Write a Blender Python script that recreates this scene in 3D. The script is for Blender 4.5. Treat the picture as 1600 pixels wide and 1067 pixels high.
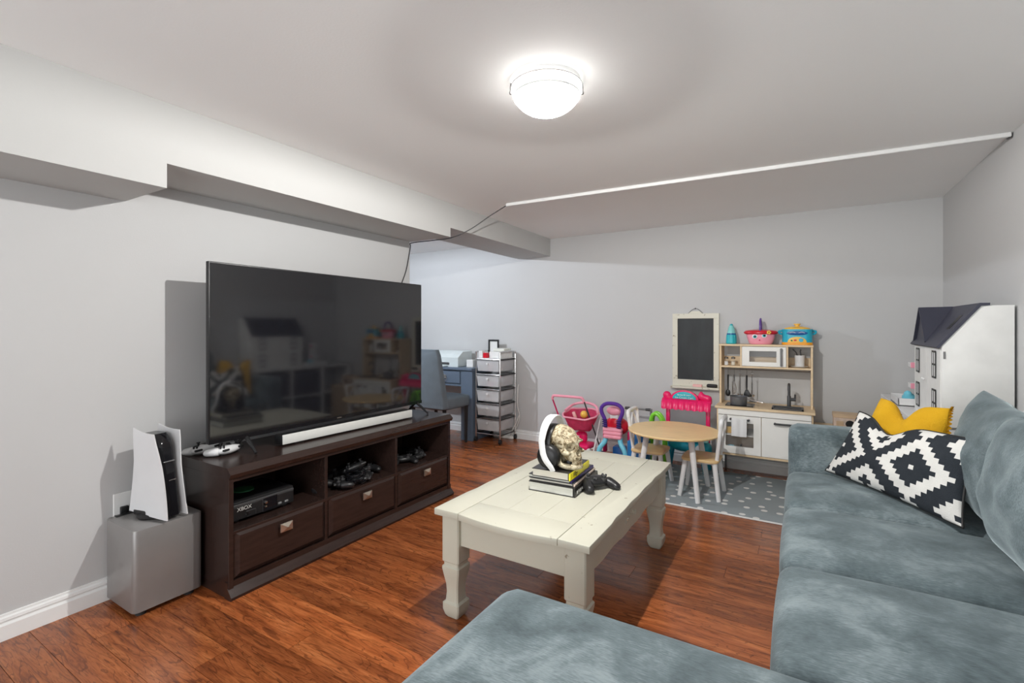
import bpy, bmesh, math, random
import numpy as np
from mathutils import Vector, Matrix, Euler

for o in list(bpy.data.objects): bpy.data.objects.remove(o)
SC = bpy.context.scene
COL = SC.collection
random.seed(7)
PI = math.pi

# ------------------------------------------------------------------ camera, world, exposure
CAM_YAW = 0.5437
cam_d = bpy.data.cameras.new('camera'); cam = bpy.data.objects.new('camera', cam_d); COL.objects.link(cam)
cam_d.sensor_fit = 'HORIZONTAL'; cam_d.sensor_width = 36.0
cam_d.lens = 745.67 / 1600 * 36.0
cam_d.shift_y = -(533.5 - 512.14) / 1600
cam_d.clip_start = 0.02
cam.location = (0, 0, 1.18); cam.rotation_euler = (PI / 2, 0, CAM_YAW)
SC.camera = cam
world = bpy.data.worlds.new('world'); SC.world = world; world.use_nodes = True
world.node_tree.nodes['Background'].inputs[0].default_value = (0.96, 0.985, 1.0, 1)
world.node_tree.nodes['Background'].inputs[1].default_value = 4.5
SC.view_settings.view_transform = 'Standard'
SC.view_settings.look = 'None'
SC.view_settings.gamma = 1.0
SC.view_settings.use_curve_mapping = False
SC.view_settings.exposure = 0.0
LAMP_WATT, LAMP_COLOR = 156.0, (1.0, 0.985, 0.955)
ALCOVE_WATT, ALCOVE_COLOR = 150.0, (0.84, 0.91, 1.0)

# ------------------------------------------------------------------ materials
MATS = {}
def nd(nt, kind, **kw):
    n = nt.nodes.new(kind)
    for k, v in kw.items(): setattr(n, k, v)
    return n
def rgb(c): return (c[0], c[1], c[2], 1.0)
def mathn(nt, op, a, b=None, c=None):
    n = nd(nt, 'ShaderNodeMath', operation=op)
    for i, v in enumerate((a, b, c)):
        if v is None: continue
        if isinstance(v, (int, float)): n.inputs[i].default_value = v
        else: nt.links.new(v, n.inputs[i])
    return n.outputs[0]
def mixc(nt, fac, a, b):
    n = nd(nt, 'ShaderNodeMix', data_type='RGBA')
    if isinstance(fac, (int, float)): n.inputs[0].default_value = fac
    else: nt.links.new(fac, n.inputs[0])
    for i, v in ((6, a), (7, b)):
        if isinstance(v, tuple): n.inputs[i].default_value = rgb(v)
        else: nt.links.new(v, n.inputs[i])
    return n.outputs[2]
def ramp(nt, fac, stops):
    n = nd(nt, 'ShaderNodeValToRGB'); cr = n.color_ramp
    while len(cr.elements) < len(stops): cr.elements.new(0.5)
    for e, (p, c) in zip(cr.elements, stops):
        e.position = p; e.color = rgb(c) if isinstance(c, tuple) else (c, c, c, 1)
    nt.links.new(fac, n.inputs[0]); return n.outputs[0]
def base_mat(name):
    m = bpy.data.materials.new(name); m.use_nodes = True
    nt = m.node_tree; b = nt.nodes['Principled BSDF']
    MATS[name] = m
    return m, nt, b
def objco(nt, scale=(1, 1, 1), rand=False):
    tc = nd(nt, 'ShaderNodeTexCoord'); mp = nd(nt, 'ShaderNodeMapping')
    nt.links.new(tc.outputs['Object'], mp.inputs[0]); mp.inputs['Scale'].default_value = scale
    if rand:
        oi = nd(nt, 'ShaderNodeObjectInfo')
        v = nd(nt, 'ShaderNodeCombineXYZ')
        r = mathn(nt, 'MULTIPLY', oi.outputs['Random'], 57.0)
        for i in range(3): nt.links.new(r, v.inputs[i])
        nt.links.new(v.outputs[0], mp.inputs['Location'])
    return mp.outputs[0]
def noise(nt, co, scale, detail=3, rough=0.5, dist=0.0):
    n = nd(nt, 'ShaderNodeTexNoise'); n.inputs['Scale'].default_value = scale
    n.inputs['Detail'].default_value = detail; n.inputs['Roughness'].default_value = rough
    n.inputs['Distortion'].default_value = dist
    nt.links.new(co, n.inputs['Vector']); return n.outputs['Fac']
def bump(nt, b, h, strength, dist=0.01):
    n = nd(nt, 'ShaderNodeBump'); n.inputs['Strength'].default_value = strength
    n.inputs['Distance'].default_value = dist
    nt.links.new(h, n.inputs['Height']); nt.links.new(n.outputs[0], b.inputs['Normal'])
def M(name, c, rough=0.5, metal=0.0, var=0.06, vs=12.0, bs=0.0, bscale=80.0, ior=1.45, sheen=0.0, alpha=1.0, trans=0.0, stretch=(1, 1, 1), coat=0.0):
    if name in MATS: return MATS[name]
    m, nt, b = base_mat(name)
    co = objco(nt, stretch)
    f = noise(nt, co, vs)
    lo = tuple(max(0, x * (1 - var * 1.6)) for x in c); hi = tuple(min(1, x * (1 + var * 1.6)) for x in c)
    nt.links.new(mixc(nt, f, lo, hi), b.inputs['Base Color'])
    b.inputs['Roughness'].default_value = rough; b.inputs['Metallic'].default_value = metal
    b.inputs['IOR'].default_value = ior
    b.inputs['Alpha'].default_value = alpha
    b.inputs['Transmission Weight'].default_value = trans
    if coat: b.inputs['Coat Weight'].default_value = coat
    if sheen:
        b.inputs['Sheen Weight'].default_value = sheen; b.inputs['Sheen Roughness'].default_value = 0.4
    if bs: bump(nt, b, noise(nt, co, bscale, 2), bs)
    return m

M('soffit', (0.50, 0.50, 0.49), 0.7, var=0.012, vs=1.5, bs=0.03, bscale=140)
M('wall', (0.53, 0.53, 0.53), 0.7, var=0.015, vs=2.0, bs=0.03, bscale=160)
M('ceiling', (0.93, 0.93, 0.925), 0.8, var=0.012, vs=1.5, bs=0.04, bscale=120)
M('trimwhite', (0.80, 0.80, 0.79), 0.4, var=0.02)
M('subfloor', (0.035, 0.014, 0.008), 0.7)
M('stand', (0.030, 0.017, 0.014), 0.25, var=0.25, vs=6, stretch=(10, 1.2, 10))
M('black_plastic', (0.014, 0.014, 0.015), 0.38)
M('black_gloss', (0.008, 0.008, 0.010), 0.08)
M('black_rubber', (0.02, 0.02, 0.02), 0.6)
M('darkgrey', (0.06, 0.06, 0.062), 0.42)
M('midgrey', (0.20, 0.20, 0.20), 0.45)
M('white_plastic', (0.78, 0.78, 0.78), 0.32)
M('white_matte', (0.76, 0.76, 0.74), 0.6)
M('sidepanel', (0.66, 0.66, 0.67), 0.4, var=0.03)
M('silver', (0.26, 0.25, 0.245), 0.34, metal=0.35, var=0.04, bs=0.02, bscale=300)
M('chrome', (0.62, 0.61, 0.60), 0.22, metal=1.0)
M('chrome_dark', (0.34, 0.33, 0.33), 0.3, metal=1.0)
M('nickel', (0.60, 0.54, 0.46), 0.3, metal=0.9, var=0.12, vs=60)
M('grille', (0.66, 0.66, 0.63), 0.75, var=0.05, vs=300)
M('birch', (0.72, 0.55, 0.35), 0.45, var=0.10, vs=6, stretch=(1, 8, 8))
M('bamboo', (0.80, 0.57, 0.29), 0.38, var=0.12, vs=7, stretch=(1, 9, 6))
M('kitchen_white', (0.84, 0.83, 0.79), 0.45, var=0.02)
M('slate', (0.020, 0.024, 0.027), 0.55, var=0.6, vs=5, stretch=(2, 1, .6))
M('pink', (0.85, 0.22, 0.35), 0.35)
M('light_pink', (0.90, 0.36, 0.46), 0.38)
M('pale_pink', (0.85, 0.48, 0.46), 0.6)
M('hot_pink', (0.80, 0.012, 0.13), 0.33)
M('red', (0.62, 0.012, 0.03), 0.3)
M('crimson', (0.55, 0.01, 0.10), 0.3)
M('purple', (0.105, 0.035, 0.30), 0.25)
M('navy_purple', (0.035, 0.02, 0.13), 0.35)
M('sky_blue', (0.18, 0.60, 0.75), 0.35)
M('teal', (0.02, 0.43, 0.50), 0.35)
M('light_teal', (0.24, 0.62, 0.60), 0.4)
M('turquoise', (0.02, 0.40, 0.55), 0.3)
M('blue', (0.02, 0.16, 0.42), 0.35)
M('deep_blue', (0.01, 0.09, 0.30), 0.3)
M('green', (0.22, 0.66, 0.04), 0.35)
M('dark_green', (0.04, 0.20, 0.08), 0.5)
M('orange', (0.85, 0.35, 0.02), 0.35)
M('amber', (0.85, 0.50, 0.08), 0.4)
M('print_yellow', (0.88, 0.78, 0.02), 0.35)
M('paper', (0.74, 0.70, 0.60), 0.8, var=0.10, vs=400, stretch=(.02, .02, 1))
M('white_pages', (0.68, 0.68, 0.62), 0.8, var=0.14, vs=300, stretch=(.05, .05, 1))
M('book_black', (0.016, 0.015, 0.015), 0.28)
M('house_navy', (0.045, 0.047, 0.07), 0.5)
M('desk_blue', (0.125, 0.165, 0.225), 0.42, var=0.08)
M('chair_grey', (0.135, 0.165, 0.19), 0.6, var=0.1, bs=0.1, bscale=300)
M('printer', (0.64, 0.70, 0.70), 0.4)
M('bin_plastic', (0.93, 0.94, 0.97), 0.3, alpha=0.72)
M('clear', (0.85, 0.88, 0.9), 0.05, alpha=0.07)
M('cord_white', (0.75, 0.74, 0.70), 0.5)
M('towel', (0.80, 0.80, 0.80), 0.9, bs=0.3, bscale=250)
M('pan_grey', (0.16, 0.165, 0.175), 0.4, metal=0.4)
M('crate_wood', (0.55, 0.40, 0.26), 0.6, var=0.2, vs=8, stretch=(1, 6, 6))
M('picture_tan', (0.62, 0.50, 0.42), 0.55, var=0.35, vs=18)
M('pink_fabric', (0.86, 0.09, 0.22), 0.7, var=0.2, vs=30, bs=0.4, bscale=40)

def mat_floor():
    m, nt, b = base_mat('laminate')
    oi = nd(nt, 'ShaderNodeObjectInfo')
    co = objco(nt, (1.0, 1.0, 1.0), True)
    mp = nd(nt, 'ShaderNodeMapping'); mp.inputs['Scale'].default_value = (1.6, 13, 1); nt.links.new(co, mp.inputs[0])
    n1 = noise(nt, mp.outputs[0], 2.2, 6, 0.62, 0.9)
    mp2 = nd(nt, 'ShaderNodeMapping'); mp2.inputs['Scale'].default_value = (2.2, 26, 1); nt.links.new(co, mp2.inputs[0])
    n2 = noise(nt, mp2.outputs[0], 3.0, 5, 0.7, 2.2)
    # cathedral grain lines
    mp3 = nd(nt, 'ShaderNodeMapping'); mp3.inputs['Scale'].default_value = (0.9, 6.0, 1); nt.links.new(co, mp3.inputs[0])
    n3 = noise(nt, mp3.outputs[0], 2.0, 3, 0.5, 0.6)
    rings = mathn(nt, 'FRACT', mathn(nt, 'MULTIPLY', n3, 13.0))
    line = mathn(nt, 'LESS_THAN', rings, 0.13)
    col = ramp(nt, n1, [(0.26, (0.13, 0.034, 0.012)), (0.44, (0.31, 0.088, 0.027)), (0.60, (0.43, 0.135, 0.042)), (0.78, (0.55, 0.20, 0.068))])
    dark = ramp(nt, n2, [(0.36, 0.30), (0.52, 1.0)])
    mul = nd(nt, 'ShaderNodeMix', data_type='RGBA', blend_type='MULTIPLY'); mul.inputs[0].default_value = 0.6
    nt.links.new(col, mul.inputs[6]); nt.links.new(dark, mul.inputs[7])
    c2 = mixc(nt, mathn(nt, 'MULTIPLY', line, 0.45), mul.outputs[2], (0.05, 0.014, 0.008))
    tint = ramp(nt, oi.outputs['Random'], [(0.0, (0.72, 0.70, 0.70)), (0.5, (0.95, 0.95, 0.95)), (1.0, (1.18, 1.12, 1.05))])
    mul2 = nd(nt, 'ShaderNodeMix', data_type='RGBA', blend_type='MULTIPLY'); mul2.inputs[0].default_value = 1.0
    nt.links.new(c2, mul2.inputs[6]); nt.links.new(tint, mul2.inputs[7])
    nt.links.new(mul2.outputs[2], b.inputs['Base Color'])
    b.inputs['Roughness'].default_value = 0.21
    b.inputs['IOR'].default_value = 1.5
    bump(nt, b, mathn(nt, 'ADD', n2, mathn(nt, 'MULTIPLY', line, -0.2)), 0.10, 0.002)
mat_floor()

def mat_velvet():
    m, nt, b = base_mat('velvet')
    co = objco(nt, (1, 1, 1))
    n1 = noise(nt, co, 6.0, 5, 0.62, 0.4)
    mp = nd(nt, 'ShaderNodeMapping'); mp.inputs['Scale'].default_value = (60, 420, 160); nt.links.new(co, mp.inputs[0])
    n2 = noise(nt, mp.outputs[0], 1.0, 2)
    f = mathn(nt, 'ADD', mathn(nt, 'MULTIPLY', n1, 0.72), mathn(nt, 'MULTIPLY', n2, 0.28))
    c = ramp(nt, f, [(0.36, (0.052, 0.074, 0.082)), (0.5, (0.108, 0.143, 0.156)), (0.64, (0.225, 0.275, 0.292))])
    nt.links.new(c, b.inputs['Base Color']); b.inputs['Roughness'].default_value = 0.85
    b.inputs['Sheen Weight'].default_value = 0.5; b.inputs['Sheen Roughness'].default_value = 0.35
    b.inputs['Sheen Tint'].default_value = (0.75, 0.88, 0.92, 1)
    bump(nt, b, n2, 0.22, 0.003)
mat_velvet()

def mat_mustard():
    m, nt, b = base_mat('mustard')
    co = objco(nt)
    n1 = noise(nt, co, 9.0, 3); n2 = noise(nt, co, 300.0, 1)
    nt.links.new(mixc(nt, n1, (0.62, 0.33, 0.004), (0.80, 0.46, 0.012)), b.inputs['Base Color'])
    b.inputs['Roughness'].default_value = 0.9
    bump(nt, b, mathn(nt, 'ADD', mathn(nt, 'MULTIPLY', n1, 3.0), mathn(nt, 'MULTIPLY', n2, 0.3)), 0.7, 0.015)
mat_mustard()

def mat_zigzag():
    m, nt, b = base_mat('zigzag_weave')
    tc = nd(nt, 'ShaderNodeTexCoord'); sp = nd(nt, 'ShaderNodeSeparateXYZ'); nt.links.new(tc.outputs['UV'], sp.inputs[0])
    # cells across one motif; mirrored about the motif centre
    def fold(v, off, period):
        a = mathn(nt, 'ADD', v, off)
        a = mathn(nt, 'DIVIDE', a, period)
        a = mathn(nt, 'SUBTRACT', a, mathn(nt, 'FLOOR', mathn(nt, 'ADD', a, 0.5)))
        return mathn(nt, 'MULTIPLY', mathn(nt, 'ABSOLUTE', a), period)
    px = fold(sp.outputs[0], -0.40, 1.30)
    py = fold(sp.outputs[1], 0.05, 1.62)
    ix = mathn(nt, 'FLOOR', mathn(nt, 'ADD', mathn(nt, 'DIVIDE', px, 0.072), 0.5))
    iy = mathn(nt, 'FLOOR', mathn(nt, 'ADD', mathn(nt, 'DIVIDE', py, 0.115), 0.5))
    s = mathn(nt, 'ADD', ix, iy)
    in_core = mathn(nt, 'MULTIPLY', mathn(nt, 'GREATER_THAN', s, 0.5), mathn(nt, 'LESS_THAN', s, 4.5))
    ring = mathn(nt, 'MULTIPLY', mathn(nt, 'GREATER_THAN', s, 7.5), mathn(nt, 'LESS_THAN', s, 11.5))
    outer = mathn(nt, 'GREATER_THAN', s, 14.5)
    dark = mathn(nt, 'MAXIMUM', mathn(nt, 'MAXIMUM', in_core, ring), outer)
    co = objco(nt); n = noise(nt, co, 350.0, 1); n2 = noise(nt, co, 25.0, 3)
    w = mixc(nt, n2, (0.66, 0.65, 0.62), (0.80, 0.79, 0.76)); d = mixc(nt, n2, (0.010, 0.015, 0.022), (0.022, 0.028, 0.036))
    nt.links.new(mixc(nt, dark, w, d), b.inputs['Base Color']); b.inputs['Roughness'].default_value = 0.9
    bump(nt, b, mathn(nt, 'ADD', n, mathn(nt, 'MULTIPLY', n2, 1.2)), 0.35, 0.006)
mat_zigzag()

def mat_chippy(name, c, amt=0.62, scale=14):
    m, nt, b = base_mat(name)
    co = objco(nt)
    n = noise(nt, co, scale, 6, 0.7); n2 = noise(nt, co, 3.0, 3)
    chip = ramp(nt, n, [(amt, 0.0), (amt + 0.03, 1.0)])
    base = mixc(nt, n2, tuple(x * 0.92 for x in c), tuple(min(1, x * 1.06) for x in c))
    mp = nd(nt, 'ShaderNodeRGBToBW'); nt.links.new(chip, mp.inputs[0])
    nt.links.new(mixc(nt, mathn(nt, 'MULTIPLY', mp.outputs[0], 0.75), base, (0.20, 0.15, 0.09)), b.inputs['Base Color'])
    b.inputs['Roughness'].default_value = 0.42
    bump(nt, b, noise(nt, co, 40.0, 3), 0.08, 0.004)
mat_chippy('cream_paint', (0.57, 0.557, 0.465), 0.665, 17)
mat_chippy('distressed_white', (0.66, 0.64, 0.54), 0.62, 22)

def mat_bone():
    m, nt, b = base_mat('bone')
    co = objco(nt)
    n = noise(nt, co, 26.0, 5, 0.6, 1.5); n2 = noise(nt, co, 70.0, 4, 0.6, 2.0)
    f = mathn(nt, 'ADD', mathn(nt, 'MULTIPLY', n, 0.6), mathn(nt, 'MULTIPLY', n2, 0.4))
    nt.links.new(ramp(nt, f, [(0.38, (0.055, 0.035, 0.015)), (0.45, (0.26, 0.19, 0.10)), (0.52, (0.58, 0.50, 0.34)), (0.7, (0.74, 0.68, 0.52))]), b.inputs['Base Color'])
    b.inputs['Roughness'].default_value = 0.55
    bump(nt, b, f, 0.7, 0.01)
mat_bone()

def mat_dots():
    m, nt, b = base_mat('dotted_foam')
    co = objco(nt, (8.6, 8.6, 0))
    v = nd(nt, 'ShaderNodeTexVoronoi', voronoi_dimensions='2D'); v.inputs['Scale'].default_value = 1.0; v.inputs['Randomness'].default_value = 0.62
    nt.links.new(co, v.inputs['Vector'])
    dot = mathn(nt, 'LESS_THAN', v.outputs['Distance'], 0.165)
    n = noise(nt, objco(nt), 4.0, 3)
    g = mixc(nt, n, (0.245, 0.285, 0.305), (0.29, 0.33, 0.345))
    nt.links.new(mixc(nt, dot, g, (0.74, 0.74, 0.72)), b.inputs['Base Color']); b.inputs['Roughness'].default_value = 0.5
mat_dots()

def mat_screen():
    m, nt, b = base_mat('tv_glass')
    n = noise(nt, objco(nt), 2.0, 2)
    nt.links.new(mixc(nt, n, (0.006, 0.006, 0.008), (0.010, 0.010, 0.012)), b.inputs['Base Color'])
    b.inputs['Roughness'].default_value = 0.06; b.inputs['IOR'].default_value = 1.8
mat_screen()

def mat_frosted(name, col, glow):
    """frosted lamp glass: lets most of the bulb's light through and glows itself"""
    m, nt, b = base_mat(name)
    n = noise(nt, objco(nt), 30.0, 2)
    nt.links.new(mixc(nt, n, (0.88, 0.88, 0.87), (0.92, 0.92, 0.91)), b.inputs['Base Color']); b.inputs['Roughness'].default_value = 0.35
    b.inputs['Emission Color'].default_value = rgb(col); b.inputs['Emission Strength'].default_value = glow
    b.inputs['Alpha'].default_value = 0.35
mat_frosted('lamp_glass', LAMP_COLOR, 19.0)
mat_frosted('lamp_glass_cool', ALCOVE_COLOR, 5.0)

# ------------------------------------------------------------------ mesh helpers
def B(): return bmesh.new()
def box(bm, c, s, bev=0.0, seg=2, rot=None):
    mt = Matrix.Translation(Vector(c))
    if rot is not None: mt = mt @ Euler(rot).to_matrix().to_4x4()
    mt = mt @ Matrix.Diagonal((s[0], s[1], s[2], 1))
    r = bmesh.ops.create_cube(bm, size=1.0, matrix=mt)
    if bev > 0:
        es = list({e for v in r['verts'] for e in v.link_edges})
        bmesh.ops.bevel(bm, geom=es, offset=min(bev, 0.49 * min(s)), segments=seg, affect='EDGES', profile=0.5)
    return bm
def bb(bm, x0, x1, y0, y1, z0, z1, bev=0.0, seg=2):
    return box(bm, ((x0 + x1) / 2, (y0 + y1) / 2, (z0 + z1) / 2), (abs(x1 - x0), abs(y1 - y0), abs(z1 - z0)), bev, seg)
def smooth_path(pts, k=6, closed=False):
    P = [Vector(p) for p in pts]; n = len(P); out = []
    rng = range(n if closed else n - 1)
    for i in rng:
        p0 = P[(i - 1) % n] if (closed or i > 0) else P[0]
        p1 = P[i]; p2 = P[(i + 1) % n]
        p3 = P[(i + 2) % n] if (closed or i + 2 < n) else P[-1]
        for j in range(k):
            t = j / k
            out.append(0.5 * ((2 * p1) + (p2 - p0) * t + (2 * p0 - 5 * p1 + 4 * p2 - p3) * t * t + (3 * p1 - p0 - 3 * p2 + p3) * t ** 3))
    if not closed: out.append(P[-1])
    return out
def tube(bm, pts, r, n=10, closed=False, flat=None):
    P = [Vector(p) for p in pts]; m = len(P)
    rs = r if isinstance(r, (list, tuple)) else [r] * m
    rings = []; up = None
    for i in range(m):
        if closed: t = (P[(i + 1) % m] - P[i - 1])
        else: t = P[min(i + 1, m - 1)] - P[max(i - 1, 0)]
        if t.length < 1e-9: t = Vector((0, 0, 1))
        t.normalize()
        if up is None:
            a = Vector((0, 0, 1)) if abs(t.z) < 0.9 else Vector((1, 0, 0))
            up = (a - t * a.dot(t)).normalized()
        else:
            u2 = up - t * up.dot(t)
            if u2.length > 1e-6: up = u2.normalized()
        sd = t.cross(up)
        ring = []
        for k in range(n):
            a = 2 * PI * k / n
            fx, fy = (1, 1) if flat is None else flat
            ring.append(bm.verts.new(P[i] + (up * math.cos(a) * fx + sd * math.sin(a) * fy) * rs[i]))
        rings.append(ring)
    for i in range(m if closed else m - 1):
        a, b2 = rings[i], rings[(i + 1) % m]
        for k in range(n): bm.faces.new((a[k], a[(k + 1) % n], b2[(k + 1) % n], b2[k]))
    if not closed:
        bm.faces.new(rings[0][::-1]); bm.faces.new(rings[-1])
    return bm
def lathe(bm, prof, c=(0, 0, 0), n=24, axis='Z', cap=True):
    c = Vector(c); rings = []
    for r, z in prof:
        ring = []
        for k in range(n):
            a = 2 * PI * k / n
            x, y = r * math.cos(a), r * math.sin(a)
            v = {'Z': (x, y, z), 'X': (z, x, y), 'Y': (y, z, x)}[axis]
            ring.append(bm.verts.new(c + Vector(v)))
        rings.append(ring)
    for a, b2 in zip(rings[:-1], rings[1:]):
        for k in range(n): bm.faces.new((a[k], a[(k + 1) % n], b2[(k + 1) % n], b2[k]))
    if cap:
        if prof[0][0] > 1e-5: bm.faces.new(rings[0][::-1])
        if prof[-1][0] > 1e-5: bm.faces.new(rings[-1])
    return bm
def prism(bm, poly, f, d, bev=0.0):
    """poly: list of (a,b); f(a,b,t)->xyz ; t from 0..d"""
    lo = [bm.verts.new(Vector(f(a, b2, 0))) for a, b2 in poly]
    hi = [bm.verts.new(Vector(f(a, b2, d))) for a, b2 in poly]
    n = len(poly)
    fs = [bm.faces.new(lo[::-1]), bm.faces.new(hi)]
    for k in range(n): fs.append(bm.faces.new((lo[k], lo[(k + 1) % n], hi[(k + 1) % n], hi[k])))
    bmesh.ops.recalc_face_normals(bm, faces=fs)
    if bev:
        es = list({e for f2 in fs[:2] for e in f2.edges})
        bmesh.ops.bevel(bm, geom=es, offset=bev, segments=2, affect='EDGES', profile=0.5)
    return bm
XY = lambda a, b, t: (a, b, t)
def zxy(z): return lambda a, b, t: (a, b, z + t)
def soft(bm, c, s, r, puff=0.0, n=14, side=0.0, rot=None):
    """rounded, puffed cushion"""
    b2 = bmesh.new(); bmesh.ops.create_cube(b2, size=2.0)
    bmesh.ops.subdivide_edges(b2, edges=b2.edges[:], cuts=n, use_grid_fill=True)
    h = Vector((s[0] / 2, s[1] / 2, s[2] / 2))
    mt = Matrix.Translation(Vector(c))
    if rot is not None: mt = mt @ Euler(rot).to_matrix().to_4x4()
    for v in b2.verts:
        # denser near edges
        q = Vector([math.copysign(abs(x) ** 0.8, x) for x in v.co])
        p = Vector((q.x * h.x, q.y * h.y, q.z * h.z))
        rr = Vector([min(r, 0.98 * h[i]) for i in range(3)])
        inn = Vector([max(-(h[i] - rr[i]), min(h[i] - rr[i], p[i])) for i in range(3)])
        dv = p - inn
        dn = Vector([dv[i] / rr[i] for i in range(3)])
        mx = max(abs(x) for x in dn)
        if dn.length > 1e-6:
            L = mx / dn.length
            p = inn + Vector([dn[i] * L * rr[i] for i in range(3)])
        u, w, z = p.x / h.x, p.y / h.y, p.z / h.z
        p.z += puff * (1 - u * u) * (1 - w * w) * (1 if z > 0 else -0.3) * abs(z)
        if side:
            p.x += side * (1 - w * w) * (1 - z * z) * u
            p.y += side * (1 - u * u) * (1 - z * z) * w
        v.co = mt @ p
    me = bpy.data.meshes.new('t'); b2.to_mesh(me); b2.free(); bm.from_mesh(me); bpy.data.meshes.remove(me)
    return bm
def pillow(bm, TL, TR, BR, BL, thick, dip=0.0, n=28, ears=0.07, du=0.0, wr=0.0, seed=0):
    TL, TR, BR, BL = map(Vector, (TL, TR, BR, BL))
    uvl = bm.loops.layers.uv.verify()
    nm = ((TR - TL).cross(BL - TL)).normalized()
    down = ((BL + BR) - (TL + TR)).normalized()
    rnd = random.Random(seed)
    ph = [rnd.uniform(0, 6.28) for _ in range(8)]
    def pt(u, v, sgn):
        uu = u * (1 - ears * (1 - v * v)); vv = v * (1 - ears * (1 - u * u))
        a, b2 = (uu + 1) / 2, (vv + 1) / 2
        p = (BL * (1 - a) + BR * a) * (1 - b2) + (TL * (1 - a) + TR * a) * b2
        g = math.exp(-((u - du) / 0.30) ** 2) * max(0, (v + 0.6) / 1.6) ** 1.5
        e = max(0, (1 - u * u) * (1 - v * v))
        t = thick * e ** 0.42 * (1 - 0.25 * g)
        t += wr * e ** 0.5 * (math.sin(5 * u + 3 * v + ph[0]) + 0.7 * math.sin(9 * u - 6 * v + ph[1]) + 0.5 * math.sin(13 * v + 4 * u + ph[2]))
        return p + nm * (-sgn * t) + down * (dip * g)
    idx = {}
    for sgn in (1, -1):
        for i in range(n + 1):
            for j in range(n + 1):
                u = math.sin(PI / 2 * (2 * i / n - 1)); v = math.sin(PI / 2 * (2 * j / n - 1))
                edge = i in (0, n) or j in (0, n)
                key = (i, j, 0 if edge else sgn)
                if key not in idx: idx[key] = (bm.verts.new(pt(u, v, sgn)), u, v)
    def get(i, j, sgn): return idx[(i, j, 0 if (i in (0, n) or j in (0, n)) else sgn)]
    for sgn in (1, -1):
        for i in range(n):
            for j in range(n):
                q = [get(i, j, sgn), get(i + 1, j, sgn), get(i + 1, j + 1, sgn), get(i, j + 1, sgn)]
                if sgn < 0: q = q[::-1]
                try: f = bm.faces.new([x[0] for x in q])
                except ValueError: continue
                for lp, x in zip(f.loops, q): lp[uvl].uv = (x[1], x[2])
    rim = [get(i, 0, 1)[0].co.copy() for i in range(n)] + [get(n, j, 1)[0].co.copy() for j in range(n)] + \
          [get(n - i, n, 1)[0].co.copy() for i in range(n)] + [get(0, n - j, 1)[0].co.copy() for j in range(n)]
    bmesh.ops.recalc_face_normals(bm, faces=bm.faces[:])
    return rim
def star(bm, sdf, c, nu=64, nv=40, R=0.3, steps=160):
    """surface of an implicit body seen from an inner point: first crossing along each ray"""
    th = np.linspace(0, 2 * np.pi, nu, endpoint=False); ph = np.linspace(0.02, np.pi - 0.02, nv)
    T, Pp = np.meshgrid(th, ph)
    D = np.stack([np.sin(Pp) * np.cos(T), np.sin(Pp) * np.sin(T), np.cos(Pp)], -1)
    c = np.array(c); r = np.zeros(T.shape); done = np.zeros(T.shape, bool)
    ts = np.linspace(0, R, steps)
    prev = sdf(c + D * 0.0)
    for k in range(1, steps):
        val = sdf(c + D * ts[k])
        hit = (~done) & (val > 0)
        fr = np.where(hit, prev / (prev - val + 1e-12), 0)
        r = np.where(hit, ts[k - 1] + (ts[k] - ts[k - 1]) * np.clip(fr, 0, 1), r)
        done |= hit; prev = val
    Q = c + D * r[..., None]
    V = [[bm.verts.new(Q[i, j]) for j in range(nu)] for i in range(nv)]
    for i in range(nv - 1):
        for j in range(nu):
            bm.faces.new((V[i][j], V[i + 1][j], V[i + 1][(j + 1) % nu], V[i][(j + 1) % nu]))
    bm.faces.new(V[0]); bm.faces.new(V[-1][::-1])
    bmesh.ops.recalc_face_normals(bm, faces=bm.faces[:])
    return bm
def ell(p, c, r):
    q = (p - np.array(c)) / np.array(r); k = np.linalg.norm(q, axis=-1)
    return (k - 1) * min(r)
def caps(p, a, b, ra, rb):
    a, b = np.array(a), np.array(b); ab = b - a
    t = np.clip(((p - a) @ ab) / (ab @ ab), 0, 1)
    return np.linalg.norm(p - a - t[..., None] * ab, axis=-1) - (ra + (rb - ra) * t)
def smin(a, b, k):
    h = np.clip(0.5 + 0.5 * (b - a) / k, 0, 1)
    return b + (a - b) * h - k * h * (1 - h)
def smax(a, b, k): return -smin(-a, -b, k)

def obj(name, bm, m, parent=None, W=False, ang=35):
    """W: mesh was built in world coordinates and is moved into the parent's space"""
    if W and parent is not None:
        top = parent
        while top.parent: top = top.parent
        bm.transform((Matrix.Translation(top.location) @ top.rotation_euler.to_matrix().to_4x4()).inverted())
    me = bpy.data.meshes.new(name); bm.to_mesh(me); bm.free()
    me.polygons.foreach_set('use_smooth', [True] * len(me.polygons))
    me.set_sharp_from_angle(angle=math.radians(ang))
    if m is not None: me.materials.append(MATS[m])
    o = bpy.data.objects.new(name, me); COL.objects.link(o)
    if parent is not None: o.parent = parent
    return o
def tag(o, label=None, cat=None, group=None, kind=None):
    if label: o['label'] = label
    if cat: o['category'] = cat
    if group: o['group'] = group
    if kind: o['kind'] = kind
    return o
def thing(name, label, cat, loc=(0, 0, 0), rz=0.0, group=None):
    o = bpy.data.objects.new(name, None); COL.objects.link(o); o.empty_display_size = 0.05
    o.location = loc; o.rotation_euler = (0, 0, rz)
    return tag(o, label, cat, group)
def single(name, bm, m, label, cat, loc, group=None, rot=(0, 0, 0)):
    """one-mesh thing, mesh in local space"""
    o = obj(name, bm, m); o.location = loc; o.rotation_euler = rot
    return tag(o, label, cat, group)
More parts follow.
